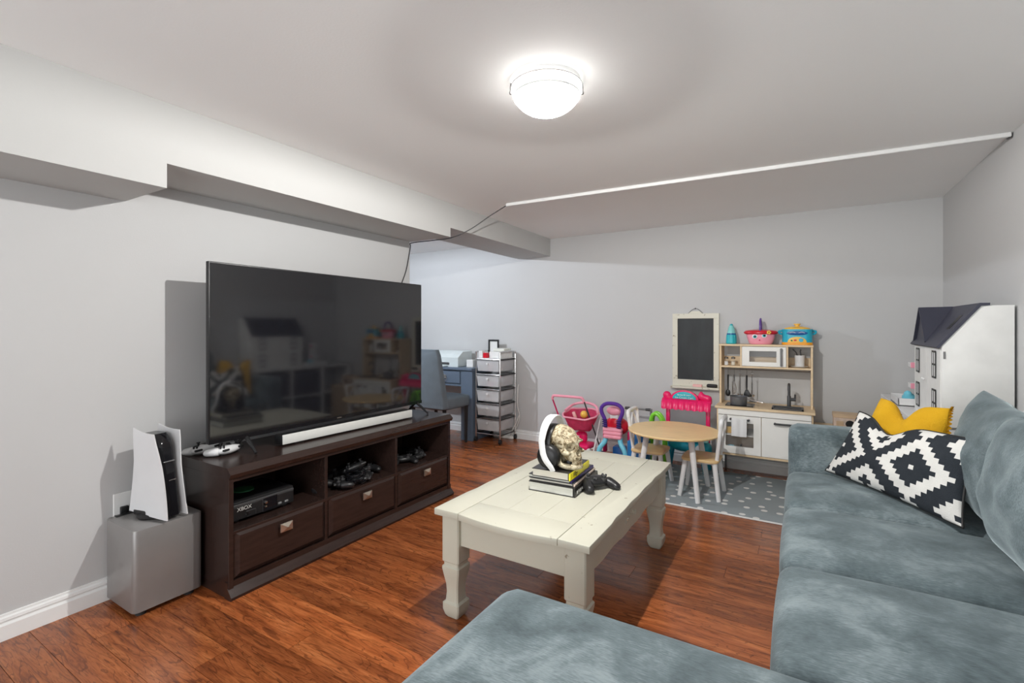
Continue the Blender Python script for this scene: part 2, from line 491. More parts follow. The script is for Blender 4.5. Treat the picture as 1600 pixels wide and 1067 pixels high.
def dup(root, loc=None, rot=None, label=None, group=None):
    r = root.copy(); COL.objects.link(r); r.scale = (1, 1, 1)
    if loc is not None: r.location = loc
    if rot is not None: r.rotation_euler = rot
    tag(r, label, None, group)
    for ch in list(root.children):
        c = ch.copy(); COL.objects.link(c); c.parent = r
        for g in list(ch.children):
            d2 = g.copy(); COL.objects.link(d2); d2.parent = c
    return r
def struct(name, bm, m, parent=None, ang=35):
    o = obj(name, bm, m, parent, ang=ang)
    if parent is None: o['kind'] = 'structure'
    return o
def text_mesh(txt, size, ext=0.0008, shear=0.0):
    cu = bpy.data.curves.new('t', 'FONT'); cu.body = txt; cu.size = size; cu.extrude = ext; cu.align_x = 'CENTER'; cu.align_y = 'CENTER'; cu.shear = shear
    o = bpy.data.objects.new('t', cu); COL.objects.link(o)
    dg = bpy.context.evaluated_depsgraph_get(); dg.update()
    me = bpy.data.meshes.new_from_object(o.evaluated_get(dg))
    bpy.data.objects.remove(o); bm = B(); bm.from_mesh(me); bpy.data.meshes.remove(me); bpy.data.curves.remove(cu)
    return bm
def text(name, txt, size, m, parent, mat4, sx=1.0, shear=0.0):
    bm = text_mesh(txt, size, 0.0006, shear); bm.transform(Matrix.Diagonal((sx, 1, 1, 1))); bm.transform(mat4)
    return obj(name, bm, m, parent)

# ------------------------------------------------------------------ room shell
XL, XR, YB, ZC = -2.586, 0.849, 4.395, 2.093
YN, XA, YA = -1.9, -5.0, 1.4          # near wall, alcove far-left wall, alcove near wall
WE = 2.748                             # end of the left wall, where the alcove opens
fl = struct('floor', bb(B(), XA, XR + 0.1, YN, YB + 0.1, -0.06, -0.0075), 'subfloor')
PW, PL = 0.1145, 1.22
plank_cache = {}
def plank(x0, x1, y0):
    L = round(x1 - x0, 4)
    if L not in plank_cache:
        bm = B(); box(bm, (0, 0, -0.004), (L - 0.0016, PW - 0.0016, 0.008))
        o = obj('plank', bm, 'laminate', fl); plank_cache[L] = o
    else:
        o = plank_cache[L].copy(); COL.objects.link(o)
    o.location = ((x0 + x1) / 2, y0 + PW / 2, 0); o.parent = fl
row = 0; y = YB - 38 * PW
while y < YB - 0.01:
    xa = XL if y + PW < WE else -4.15
    off = [0.0, 0.5, 0.2, 0.75, 0.35, 0.9][row % 6] * PL + (row * 37 % 10) * 0.02
    x = xa; nx = xa + max(0.3, off % PL)
    while x < XR - 0.01:
        e = min(nx, XR)
        if XR - e < 0.12: e = XR
        plank(x, e, y); x = e; nx = x + PL
    y += PW; row += 1
struct('ceiling', bb(B(), XA, XR + 0.1, YN, YB + 0.1, ZC, ZC + 0.08), 'ceiling')
struct('wall_back', bb(B(), XA, XR + 0.1, YB, YB + 0.1, 0, ZC), 'wall')
struct('wall_right', bb(B(), XR, XR + 0.1, YN, YB, 0, ZC), 'wall')
struct('wall_left', bb(B(), XL - 0.12, XL, YN, WE, 0, ZC), 'wall')
WX0, WX1, WZ1 = -2.25, 0.55, 2.0          # unseen opening added behind the camera to let in fill light
bm = B(); bb(bm, XL, WX0, YN - 0.1, YN, 0, ZC); bb(bm, WX1, XR, YN - 0.1, YN, 0, ZC); bb(bm, WX0, WX1, YN - 0.1, YN, WZ1, ZC)
struct('wall_near', bm, 'wall')
bm = B()
for x in (WX0, (WX0 + WX1) / 2 - 0.025, WX1 - 0.05): bb(bm, x, x + 0.05, YN - 0.08, YN - 0.03, 0, WZ1)
bb(bm, WX0, WX1, YN - 0.08, YN - 0.03, 0, 0.06); bb(bm, WX0, WX1, YN - 0.08, YN - 0.03, WZ1 - 0.05, WZ1)
struct('fill_opening_frame', bm, 'trimwhite')  # frame of the added fill-light opening, out of view
pd = bpy.data.lights.new('fill_portal', 'AREA'); pd.shape = 'RECTANGLE'; pd.size = WX1 - WX0; pd.size_y = WZ1; pd.cycles.is_portal = True  # guides sampling of world light through the added opening
po = bpy.data.objects.new('fill_portal', pd); COL.objects.link(po); po.location = ((WX0 + WX1) / 2, YN - 0.09, WZ1 / 2); po.rotation_euler = (PI / 2, 0, 0)
struct('wall_alcove_left', bb(B(), XA - 0.1, XA, YA, YB, 0, ZC), 'wall')
struct('wall_alcove_near', bb(B(), XA, XL - 0.12, YA - 0.1, YA, 0, ZC), 'wall')
XS = -2.1976
bm = B(); bb(bm, XL, XS, YN, 0.932, 1.7461, ZC); bb(bm, XL, XS, 0.932, 2.764, 1.8459, ZC); bb(bm, XL, XS, 2.764, YB, 1.9138, ZC)
struct('soffit_left', bm, 'soffit', ang=20)
bprof = [(0, 0), (0.018, 0), (0.018, 0.056), (0.008, 0.062), (0.008, 0.066), (0.014, 0.072), (0.012, 0.082), (0.005, 0.086), (0.005, 0.094), (0, 0.096)]
def baseb(name, a, b2, f):
    bm = B(); prism(bm, bprof, f, b2 - a); struct(name, bm, 'trimwhite')
baseb('baseboard_left', YN, WE, lambda p, z, t: (XL + p, YN + t, z))
baseb('baseboard_back', -4.9, XR, lambda p, z, t: (-4.9 + t, YB - p, z))
baseb('baseboard_right', YN, YB, lambda p, z, t: (XR - p, YN + t, z))
# cable raceway on the ceiling
r = thing('cable_raceway', 'thin white cable cover strip running across the ceiling', 'cable cover', (-0.52, 3.04, ZC))
a = Vector((-1.853, 2.984, 0)); b2 = Vector((0.842, 3.115, 0)); dr = b2 - a
bm = B(); box(bm, (0, 0, -0.0105), (dr.length, 0.022, 0.021), 0.003, 1)
bm.transform(Matrix.Translation((a + b2) / 2 + Vector((0, 0, ZC))) @ Matrix.Rotation(math.atan2(dr.y, dr.x), 4, 'Z'))
obj('strip', bm, 'trimwhite', r, W=True)
bm = B(); box(bm, (0.838, 3.125, ZC - 0.012), (0.012, 0.03, 0.024), 0.002, 1); obj('open_end', bm, 'darkgrey', r, W=True)
bm = B()
pts = smooth_path([(-1.853, 2.986, 2.080), (-1.95, 2.92, 2.005), (-2.07, 2.84, 1.905), (-2.19, 2.768, 1.842), (-2.38, 2.765, 1.838), (-2.575, 2.756, 1.835), (-2.576, 2.745, 1.80), (-2.576, 2.70, 1.62), (-2.572, 2.62, 1.45), (-2.52, 2.5, 1.2)], 5)
tube(bm, pts, 0.0035, 6)
single('cable', bm, 'black_plastic', 'thin black cable hanging from ceiling strip down to the television', 'cable', (0, 0, 0))

# ------------------------------------------------------------------ ceiling lamps
def lamp(loc, m, label, watt, col):
    t = thing('ceiling_lamp', label, 'ceiling lamp', loc)
    bm = B(); lathe(bm, [(0.125, 0), (0.1240, -0.0618), (0.1210, -0.0618), (0.122, -0.006), (0.0, -0.006)], n=48, cap=False); obj('base_light_shield', bm, 'trimwhite', t)  # base plate with added hidden lip keeping bulb light off the ceiling
    R = 0.131
    prof = [(R, -0.024)] + [(R * math.cos(a), -0.024 - 0.098 * math.sin(a)) for a in [i * PI / 2 / 12 for i in range(1, 12)]] + [(0.002, -0.132)]
    bm = B(); lathe(bm, [(R - 0.004, -0.024)] + prof, n=48, cap=False); obj('glass_shade', bm, m, t)
    bm = B(); pts = [(R * math.cos(a) * 1.0, R * math.sin(a), -0.024) for a in [2 * PI * i / 48 for i in range(48)]]
    tube(bm, pts, 0.0022, 6, closed=True); obj('rim', bm, 'chrome', t)
    ld = bpy.data.lights.new('bulb', 'POINT'); ld.energy = watt; ld.color = col; ld.shadow_soft_size = 0.014
    lo = bpy.data.objects.new('bulb', ld); COL.objects.link(lo); lo.parent = t; lo.location = (0, 0, -0.066)
    for k in range(3):
        a = CAM_YAW + (0, PI, PI / 2)[k]
        if True:
            bm = B(); p = Vector((math.cos(a), math.sin(a), 0)) * (R + 0.002)
            lathe(bm, [(0.0, -0.012), (0.005, -0.011), (0.006, -0.004), (0.004, 0.0), (0.004, 0.012), (0.002, 0.03)], (p.x, p.y, -0.036), 10)
            obj('clip', bm, 'chrome_dark', t)
    return t
lamp((-0.806, 1.581, ZC), 'lamp_glass', 'glowing white glass dome lamp on the ceiling', LAMP_WATT, LAMP_COLOR)
lamp((-3.55, 2.72, ZC), 'lamp_glass_cool', 'cool white dome lamp on the ceiling of the desk alcove', ALCOVE_WATT, ALCOVE_COLOR)

# ------------------------------------------------------------------ tv stand
SX0, SX1, SY0, SY1, SZ = -2.575, -2.12, 1.135, 2.665, 0.568
t = thing('tv_stand', 'long dark brown wooden television stand with three drawers', 'tv stand', ((SX0 + SX1) / 2, (SY0 + SY1) / 2, 0))
bm = B(); poly = [(SX0, SZ - 0.045), (SX0, SZ), (SX1 - 0.014, SZ), (SX1 + 0.014, SZ - 0.026), (SX1 + 0.004, SZ - 0.045)]
prism(bm, poly, lambda a, b, q: (a, SY0 + q, b), SY1 - SY0 + 0.012); obj('top_board', bm, 'stand', t, W=True)
for y0 in (SY0, SY1 - 0.022):
    bm = B(); bb(bm, SX0, SX1 - 0.002, y0, y0 + 0.022, 0.0, SZ - 0.045, 0.001, 1); obj('side_panel', bm, 'stand', t, W=True)
dv = [SY0 + 0.022, 1.638, 2.145, SY1 - 0.022]
for y0 in dv[1:3]:
    bm = B(); bb(bm, SX0 + 0.012, SX1 - 0.008, y0 - 0.009, y0 + 0.009, 0.07, SZ - 0.045, 0.001, 1); obj('divider', bm, 'stand', t, W=True)
bm = B(); bb(bm, SX0, SX0 + 0.012, SY0 + 0.02, SY1 - 0.02, 0.02, SZ - 0.045); obj('back_panel', bm, 'stand', t, W=True)
bm = B(); bb(bm, SX0 + 0.012, SX1 - 0.004, SY0 + 0.022, SY1 - 0.022, 0.272, 0.288, 0.001, 1); obj('shelf', bm, 'stand', t, W=True)
bm = B(); bb(bm, SX1 - 0.03, SX1 - 0.004, SY0 + 0.022, SY1 - 0.022, SZ - 0.063, SZ - 0.045); obj('top_rail', bm, 'stand', t, W=True)
bm = B(); bb(bm, SX0 + 0.012, SX1 - 0.02, SY0 + 0.022, SY1 - 0.022, 0.055, 0.072); obj('bottom_board', bm, 'stand', t, W=True)
bm = B(); prism(bm, [(SX1 - 0.03, 0.0), (SX1 + 0.020, 0.0), (SX1 + 0.024, 0.014), (SX1 - 0.006, 0.046), (SX1 - 0.006, 0.072), (SX1 - 0.03, 0.072)], lambda a, b, q: (a, SY0 - 0.003 + q, b), SY1 - SY0 + 0.015); obj('plinth', bm, 'stand', t, W=True)
for k in range(3):
    ya, yb = dv[k] + (0.004 if k == 0 else 0.013), dv[k + 1] - (0.004 if k == 2 else 0.013)
    bm = B()
    z0, z1, bv = 0.080, 0.284, 0.02
    x0, x1 = SX1 - 0.02, SX1 + 0.004
    lo = [(x0, ya, z0), (x0, yb, z0), (x0, yb, z1), (x0, ya, z1)]
    md = [(x1 - 0.013, a, b) for _, a, b in lo]
    hi = [(x1, ya + bv, z0 + bv), (x1, yb - bv, z0 + bv), (x1, yb - bv, z1 - bv), (x1, ya + bv, z1 - bv)]
    L = [[bm.verts.new(p) for p in q] for q in (lo, md, hi)]
    bm.faces.new(L[0][::-1]); bm.faces.new(L[2])
    for q in range(2):
        for i in range(4): bm.faces.new((L[q][i], L[q][(i + 1) % 4], L[q + 1][(i + 1) % 4], L[q + 1][i]))
    dw = obj('drawer', bm, 'stand', t, W=True, ang=10)
    yc, zc2 = (ya + yb) / 2, 0.232
    bm = B(); bb(bm, x1, x1 + 0.014, yc - 0.006, yc + 0.006, zc2 - 0.006, zc2 + 0.006)
    hw, hh = 0.031, 0.020
    A = [bm.verts.new((x1 + 0.014, yc + s1 * hw, zc2 + s2 * hh)) for s1, s2 in ((-1, -1), (1, -1), (1, 1), (-1, 1))]
    A2 = [bm.verts.new((x1 + 0.019, yc + s1 * hw, zc2 + s2 * hh)) for s1, s2 in ((-1, -1), (1, -1), (1, 1), (-1, 1))]
    ap = bm.verts.new((x1 + 0.030, yc, zc2)); bm.faces.new(A[::-1])
    for i in range(4):
        bm.faces.new((A[i], A[(i + 1) % 4], A2[(i + 1) % 4], A2[i])); bm.faces.new((A2[i], A2[(i + 1) % 4], ap))
    kn = obj('knob', bm, 'nickel', dw, W=True, ang=5); kn['label'] = 'brushed metal pyramid knob'

# ------------------------------------------------------------------ television
TX, TY0, TY1, TZ0, TZ1 = -2.33, 1.157, 2.602, 0.640, 1.489
t = thing('television', 'large flat black television on the dark brown stand', 'television', (TX - 0.03, (TY0 + TY1) / 2, SZ))
bm = B(); bb(bm, TX - 0.028, TX - 0.004, TY0, TY1, TZ0, TZ1, 0.004, 2); obj('casing', bm, 'black_plastic', t, W=True)
bm = B(); bb(bm, TX - 0.062, TX - 0.028, TY0 + 0.25, TY1 - 0.25, TZ0 + 0.02, TZ1 - 0.38, 0.012, 2); obj('rear_housing', bm, 'black_plastic', t, W=True)
bm = B(); bb(bm, TX - 0.004, TX - 0.002, TY0 + 0.007, TY1 - 0.007, TZ0 + 0.022, TZ1 - 0.007); obj('screen', bm, 'tv_glass', t, W=True)
bm = B(); bb(bm, TX - 0.005, TX, TY0, TY1, TZ0, TZ0 + 0.021, 0.001, 1); obj('bottom_bezel', bm, 'black_gloss', t, W=True)
bm = B(); bb(bm, TX - 0.004, TX + 0.0006, 1.868, 1.900, TZ0 + 0.008, TZ0 + 0.013); obj('maker_mark', bm, 'chrome', t, W=True)
for yc, s in ((1.335, 0), (2.56, 0)):
    for sx in (1, -1):
        bm = B(); e = Vector((TX - 0.018 + sx * 0.095, yc + (0.02 if yc > 2 else 0.0), SZ + 0.006)); st = Vector((TX - 0.018 + sx * 0.008, yc, TZ0 + 0.004))
        tube(bm, [st, st.lerp(e, 0.5) + Vector((0, 0, 0.002)), e], [0.011, 0.009, 0.007], 6); obj('foot', bm, 'black_plastic', t, W=True)

# soundbar
t = thing('soundbar', 'long light grey soundbar lying in front of the television', 'soundbar', (-2.30, 1.955, SZ), 0)
bm = B(); box(bm, (0, 0, 0.032), (0.066, 0.935, 0.050), 0.006, 2); obj('body', bm, 'black_plastic', t)
bm = B(); box(bm, (0.030, 0.0, 0.033), (0.012, 0.925, 0.050), 0.005, 2); obj('grille', bm, 'grille', t)
for s in (-1, 1):
    bm = B(); box(bm, (0, s * 0.36, 0.0035), (0.05, 0.05, 0.007)); obj('pad', bm, 'black_rubber', t)
t.rotation_euler = (0, 0, -0.035)

# ------------------------------------------------------------------ game controllers
def ctrl_sdf(p):
    b = ell(p, (0, 0.012, 0.002), (0.062, 0.034, 0.021))
    return smin(b, ell(p, (0, 0.024, 0.0), (0.058, 0.024, 0.018)), 0.01)
def make_controller(label, body, trim, center, group):
    t = thing('game_controller', label, 'controller', (0, 0, 0), 0, group)
    bm = B(); star(bm, ctrl_sdf, (0, 0.012, 0), 48, 28, 0.12); obj('body', bm, body, t, ang=60)
    for s in (-1, 1):
        bm = B(); P0, P1 = Vector((s * 0.046, 0.016, 0.001)), Vector((s * 0.066, -0.058, -0.006))
        pts, rs = [], []
        for i in range(17):
            f = i / 16; a = -1 + 2 * f
            p = P0.lerp(P1, f) + Vector((s * 0.006 * math.sin(f * PI), 0, 0))
            pts.append(p); rs.append(max(0.0015, (0.027 - 0.009 * f) * (1 - abs(a) ** 6) ** 0.5))
        pts[0] = P0 - (P1 - P0).normalized() * 0.004; pts[-1] = P1 + (P1 - P0).normalized() * 0.004
        tube(bm, pts, rs, 14, flat=(0.82, 1.0)); obj('grip', bm, body, t, ang=80)
    if center:
        bm = B(); star(bm, lambda p: ell(p, (0, 0.012, 0.006), (0.036, 0.034, 0.0185)), (0, 0.012, 0.006), 32, 16, 0.08); obj('centre_panel', bm, center, t, ang=60)
    for x, y in ((-0.040, 0.022), (0.021, -0.006)):
        bm = B(); lathe(bm, [(0.011, 0.010), (0.011, 0.020), (0.005, 0.022), (0.005, 0.028), (0.0085, 0.030), (0.0085, 0.034), (0.006, 0.0335)], (x, y, 0), 14); obj('stick', bm, trim, t)
    bm = B(); box(bm, (-0.021, -0.005, 0.022), (0.020, 0.0065, 0.006), 0.001, 1); box(bm, (-0.021, -0.005, 0.0222), (0.0065, 0.020, 0.006), 0.001, 1); obj('direction_pad', bm, trim, t)
    for dx, dy in ((0.010, 0), (-0.010, 0), (0, 0.010), (0, -0.010)):
        bm = B(); lathe(bm, [(0.0042, 0.012), (0.0042, 0.0235), (0.003, 0.0245), (0.0, 0.0245)], (0.043 + dx, 0.022 + dy, 0), 10); obj('button', bm, trim, t)
    for s in (-1, 1):
        bm = B(); box(bm, (s * 0.042, 0.043, 0.004), (0.034, 0.014, 0.010), 0.004, 2); obj('bumper', bm, trim, t)
    return t
cb = make_controller('black wireless game controller leaning on the books on the coffee table', 'black_plastic', 'darkgrey', None, 'black game controllers')
cb.location = (-0.790, 2.065, 0.474); cb.rotation_euler = Euler((0.14, 0.05, 0.98)); cb.scale = (1.08, 1.08, 1.08)
ZS = 0.288
spots = [((-2.245, 1.700, ZS + 0.024), (0.1, 0.0, 1.9), 'black game controller nearest the left divider of the middle compartment'),
         ((-2.200, 1.795, ZS + 0.024), (0.0, 0.1, 2.6), 'black game controller with its grip at the front left of the middle compartment'),
         ((-2.300, 1.865, ZS + 0.024), (0.1, 0.1, 0.6), 'black game controller at the back of the pile in the middle compartment'),
         ((-2.195, 1.945, ZS + 0.024), (-0.1, 0.0, -0.9), 'black game controller at the front right of the middle compartment'),
         ((-2.275, 2.030, ZS + 0.024), (0.0, -0.1, 1.3), 'black game controller rightmost in the pile of the middle compartment'),
         ((-2.255, 1.925, ZS + 0.070), (0.3, 0.15, -1.7), 'black game controller on top of the pile in the middle compartment'),
         ((-2.235, 2.325, ZS + 0.024), (0.1, 0.0, 1.0), 'black game controller beside the divider in the right compartment'),
         ((-2.265, 2.480, ZS + 0.024), (0.0, 0.1, -0.6), 'black game controller further right in the right compartment')]
for loc, rot, lab in spots: dup(cb, loc, Euler(rot), lab)
cw = make_controller('white game controller with black centre in front of the television foot', 'white_plastic', 'black_plastic', 'black_plastic', 'white game controllers')
cw.location = (-2.39, 1.265, SZ + 0.024); cw.rotation_euler = Euler((0.05, 0.0, -1.25))
dup(cw, (-2.50, 1.222, SZ + 0.024), Euler((0.05, 0.1, -1.65)), 'white and black game controller at the back left corner of the stand')
# coiled cables among the controllers
bm = B(); pts = []
for i in range(70):
    a = i * 0.62; pts.append((0.045 * math.cos(a) * (1 + 0.2 * math.sin(i * 1.7)), 0.06 * math.sin(a), 0.006 + 0.0009 * i + 0.004 * math.sin(i * 2.3)))
tube(bm, pts, 0.0035, 6); single('cable_coil', bm, 'black_gloss', 'glossy black coiled controller cable in the middle compartment', 'cable', (-2.175, 1.872, ZS + 0.004))
# old console in the left compartment
t = thing('console', 'old black game console in the left compartment of the stand', 'game console', (-2.33, 1.345, ZS), 0)
bm = B(); box(bm, (0, 0, 0.053), (0.26, 0.305, 0.085), 0.006, 2); obj('body', bm, 'black_plastic', t)
bm = B(); box(bm, (0.128, 0, 0.043), (0.014, 0.300, 0.058), 0.002, 1); box(bm, (0.133, -0.07, 0.030), (0.012, 0.05, 0.03), 0.003, 1); obj('front_panel', bm, 'black_plastic', t)
bm = B(); box(bm, (0.127, 0, 0.078), (0.018, 0.300, 0.012), 0.002, 1); obj('front_ridge', bm, 'darkgrey', t)
bm = B(); box(bm, (0.134, 0.025, 0.045), (0.006, 0.075, 0.066), 0.002, 1); obj('drive_panel', bm, 'black_gloss', t)
bm = B(); lathe(bm, [(0.0, 0.148), (0.006, 0.147), (0.008, 0.142), (0.008, 0.130)][::-1], (0, 0.0, 0.058), 14, 'X'); lathe(bm, [(0.0, 0.146), (0.004, 0.145), (0.005, 0.142), (0.005, 0.130)][::-1], (0, 0.0, 0.038), 12, 'X'); obj('power_buttons', bm, 'chrome', t)
for yy in (-0.085, 0.075, 0.11):
    bm = B(); box(bm, (0.136, yy, 0.030), (0.006, 0.018, 0.010), 0.002, 1); obj('port', bm, 'midgrey', t)
bm = B(); lathe(bm, [(0.05, 0.094), (0.05, 0.099), (0.03, 0.101)], (-0.02, -0.02, 0), 24); obj('top_badge', bm, 'dark_green', t)
text('lettering', 'XBOX', 0.024, 'grille', t, Matrix.Translation((0.1365, -0.10, 0.061)) @ Euler((PI / 2, 0, PI / 2)).to_matrix().to_4x4(), 1.0)
for sx in (-1, 1):
    for sy in (-1, 1):
        bm = B(); lathe(bm, [(0.012, 0.0), (0.012, 0.012)], (sx * 0.1, sy * 0.12, 0), 10); obj('foot', bm, 'black_rubber', t)

# ------------------------------------------------------------------ silver box and white console
t = thing('subwoofer', 'silver grey box speaker standing between wall and television stand', 'speaker', (-2.431, 0.985, 0), 0)
bm = B(); soft_h = 0.335
bmx = B(); box(bmx, (0, 0, 0.022 + soft_h / 2), (0.270, 0.262, soft_h), 0.0)
es = [e for e in bmx.edges if abs(e.verts[0].co.z - e.verts[1].co.z) > 0.1]
bmesh.ops.bevel(bmx, geom=es, offset=0.022, segments=5, affect='EDGES', profile=0.5)
es = [e for e in bmx.edges if abs(e.verts[0].co.z - e.verts[1].co.z) < 1e-5 and len(e.link_faces) == 2 and any(len(f.verts) > 6 for f in e.link_faces)]
bmesh.ops.bevel(bmx, geom=es, offset=0.003, segments=2, affect='EDGES', profile=0.5)
obj('cabinet', bmx, 'silver', t)
bm = B(); box(bm, (-0.122, 0, 0.358), (0.022, 0.20, 0.004), 0.001, 1); obj('top_slot', bm, 'black_plastic', t)
for sx in (-1, 1):
    for sy in (-1, 1):
        bm = B(); lathe(bm, [(0.02, 0.0), (0.02, 0.022)], (sx * 0.095, sy * 0.09, 0), 12); obj('foot', bm, 'black_rubber', t)
t = thing('console', 'white and black upright game console standing on the silver box', 'game console', (-2.402, 0.990, 0.3575), 0.17)
bm = B(); lathe(bm, [(0.062, 0.0), (0.064, 0.006), (0.055, 0.016), (0.03, 0.022)], (-0.03, 0, 0), 28); box(bm, (-0.06, -0.03, 0.02), (0.09, 0.035, 0.03), 0.01, 2); obj('stand_disc', bm, 'black_plastic', t)
bm = B()
secs = []
for i in range(13):
    z = 0.016 + i / 12 * 0.345
    f = i / 12
    xb, xf = -0.115 + 0.045 * f, 0.098 - 0.062 * f ** 1.3
    if f > 0.9: xf -= 0.03 * (f - 0.9) / 0.1
    w = 0.030 - 0.004 * math.sin(f * PI)
    secs.append([(xb, -w, z), (xf - 0.01, -w, z), (xf, -w * 0.6, z), (xf, w * 0.6, z), (xf - 0.01, w, z), (xb, w, z)])
L = [[bm.verts.new(p) for p in s] for s in secs]
bm.faces.new(L[0][::-1]); bm.faces.new(L[-1])
for a, b2 in zip(L[:-1], L[1:]):
    for i in range(6): bm.faces.new((a[i], a[(i + 1) % 6], b2[(i + 1) % 6], b2[i]))
obj('core', bm, 'black_gloss', t)
for sgn in (-1, 1):
    bm = B(); nz, nx = 20, 12
    def pp(i, j, off):
        f = i / nz; g = j / nx
        xb, xf = -0.128 + 0.040 * f, 0.118 - 0.068 * f ** 1.15
        x = xb + (xf - xb) * g
        zt = 0.388 - 0.012 * g * 1.5 - 0.006 * math.sin(g * PI)
        zb = 0.022 - 0.012 * math.sin(g * PI * .5)
        z = zb + (zt - zb) * f
        wav = 0.0415 - 0.005 * math.sin(min(1, f * 1.1) * PI) + 0.008 * max(0, f - 0.6) / 0.4
        wav += 0.004 * g * (f - 0.4)
        return (x, sgn * (wav + off), z)
    G = [[[bm.verts.new(pp(i, j, off)) for j in range(nx + 1)] for i in range(nz + 1)] for off in (0, 0.0045)]
    for q in range(2):
        for i in range(nz):
            for j in range(nx): bm.faces.new((G[q][i][j], G[q][i][j + 1], G[q][i + 1][j + 1], G[q][i + 1][j]))
    rim = [(i, 0) for i in range(nz)] + [(nz, j) for j in range(nx)] + [(nz - i, nx) for i in range(nz)] + [(0, nx - j) for j in range(nx)]
    for k in range(len(rim)):
        a, b2 = rim[k], rim[(k + 1) % len(rim)]
        bm.faces.new((G[0][a[0]][a[1]], G[0][b2[0]][b2[1]], G[1][b2[0]][b2[1]], G[1][a[0]][a[1]]))
    bmesh.ops.recalc_face_normals(bm, faces=bm.faces[:])
    pn = obj('side_panel', bm, 'sidepanel', t, ang=50)
    pn['label'] = 'curved white side panel'
bm = B(); box(bm, (0.102, 0.043, 0.115), (0.006, 0.004, 0.125), 0.001, 1, (0, -0.12, 0)); obj('disc_slot', bm, 'black_plastic', t)
bm = B(); box(bm, (0.062, 0, 0.245), (0.010, 0.045, 0.004), 0.001, 1, (0, -0.2, 0)); box(bm, (0.075, 0.005, 0.165), (0.010, 0.03, 0.004), 0.001, 1); obj('front_ports', bm, 'chrome', t)

# wall outlet
t = thing('wall_outlet', 'white wall outlet behind the upright white console', 'outlet', (XL, 0.925, 0.36))
bm = B(); box(bm, (0.003, 0, 0.03), (0.006, 0.075, 0.115), 0.002, 1); obj('cover_plate', bm, 'trimwhite', t)
bm = B(); box(bm, (0.012, 0, 0.01), (0.018, 0.03, 0.035), 0.004, 2); obj('plug', bm, 'black_plastic', t)
bm = B(); tube(bm, smooth_path([(0.02, 0, 0.0), (0.03, 0.0, -0.02), (0.035, 0.02, -0.06), (0.012, 0.03, -0.2), (0.012, 0.05, -0.34)], 5), 0.004, 6); obj('cord', bm, 'black_plastic', t)

# ------------------------------------------------------------------ coffee table
CTX, CTY, CTZ = -0.940, 2.085, 0.447
t = thing('coffee_table', 'cream painted distressed wooden coffee table with turned square legs', 'table', (CTX, CTY, 0))
HX, HY, TH = 0.336, 0.585, 0.026
def edge_x(y):
    a = abs(y)
    base = HX
    if a < 0.30: base = HX - 0.005 + 0.0015 * math.cos(a / 0.30 * PI * 3)
    elif a < 0.36: base = HX - 0.0065 + 0.0065 * (a - 0.30) / 0.06
    return base
ys = [-HY + 2 * HY * i / 48 for i in range(49)]
xi = 0.218
for s in (-1, 1):
    poly = [(s * edge_x(y), y) for y in ys] + [(s * xi, HY), (s * xi, -HY)]
    if s < 0: poly = poly[::-1]
    bm = B(); prism(bm, poly, zxy(CTZ - TH), TH, 0.002); obj('side_board', bm, 'cream_paint', t)
for s in (-1, 1):
    g = 0.0024
    xs = [-(xi - g) + 2 * (xi - g) * i / 16 for i in range(17)]
    poly = [(x, s * (HY + 0.022 * (1 - (x / xi) ** 2))) for x in xs] + [(xi - g, s * 0.44), (-(xi - g), s * 0.44)]
    if s > 0: poly = poly[::-1]
    bm = B(); prism(bm, poly, zxy(CTZ - TH), TH, 0.002); obj('end_board', bm, 'cream_paint', t)
for k in range(3):
    w = (2 * xi - 0.0036) / 3; x0 = -xi + 0.0018 + k * w
    bm = B(); bb(bm, x0 + 0.0003, x0 + w - 0.0003, -0.4385, 0.4385, CTZ - TH, CTZ - 0.0006, 0.0012, 1); obj('centre_board', bm, 'cream_paint', t)
legp = [(0.0, 0.026), (0.012, 0.034), (0.035, 0.0405), (0.060, 0.0405), (0.068, 0.032), (0.078, 0.031), (0.100, 0.0290), (0.135, 0.031), (0.175, 0.0385), (0.198, 0.0425), (0.208, 0.0425), (0.214, 0.0365), (0.226, 0.0365), (0.232, 0.0415), (0.421, 0.0415)]
lx, ly = HX - 0.063, HY - 0.062
for sx in (-1, 1):
    for sy in (-1, 1):
        bm = B(); L = []
        for z, w in legp:
            ch = 0.005
            L.append([bm.verts.new((sx * lx + a, sy * ly + b2, z)) for a, b2 in ((-w, -w + ch), (-w + ch, -w), (w - ch, -w), (w, -w + ch), (w, w - ch), (w - ch, w), (-w + ch, w), (-w, w - ch))])
        bm.faces.new(L[0][::-1]); bm.faces.new(L[-1])
        for a, b2 in zip(L[:-1], L[1:]):
            for i in range(8): bm.faces.new((a[i], a[(i + 1) % 8], b2[(i + 1) % 8], b2[i]))
        obj('leg', bm, 'cream_paint', t, ang=25)
az0 = 0.300
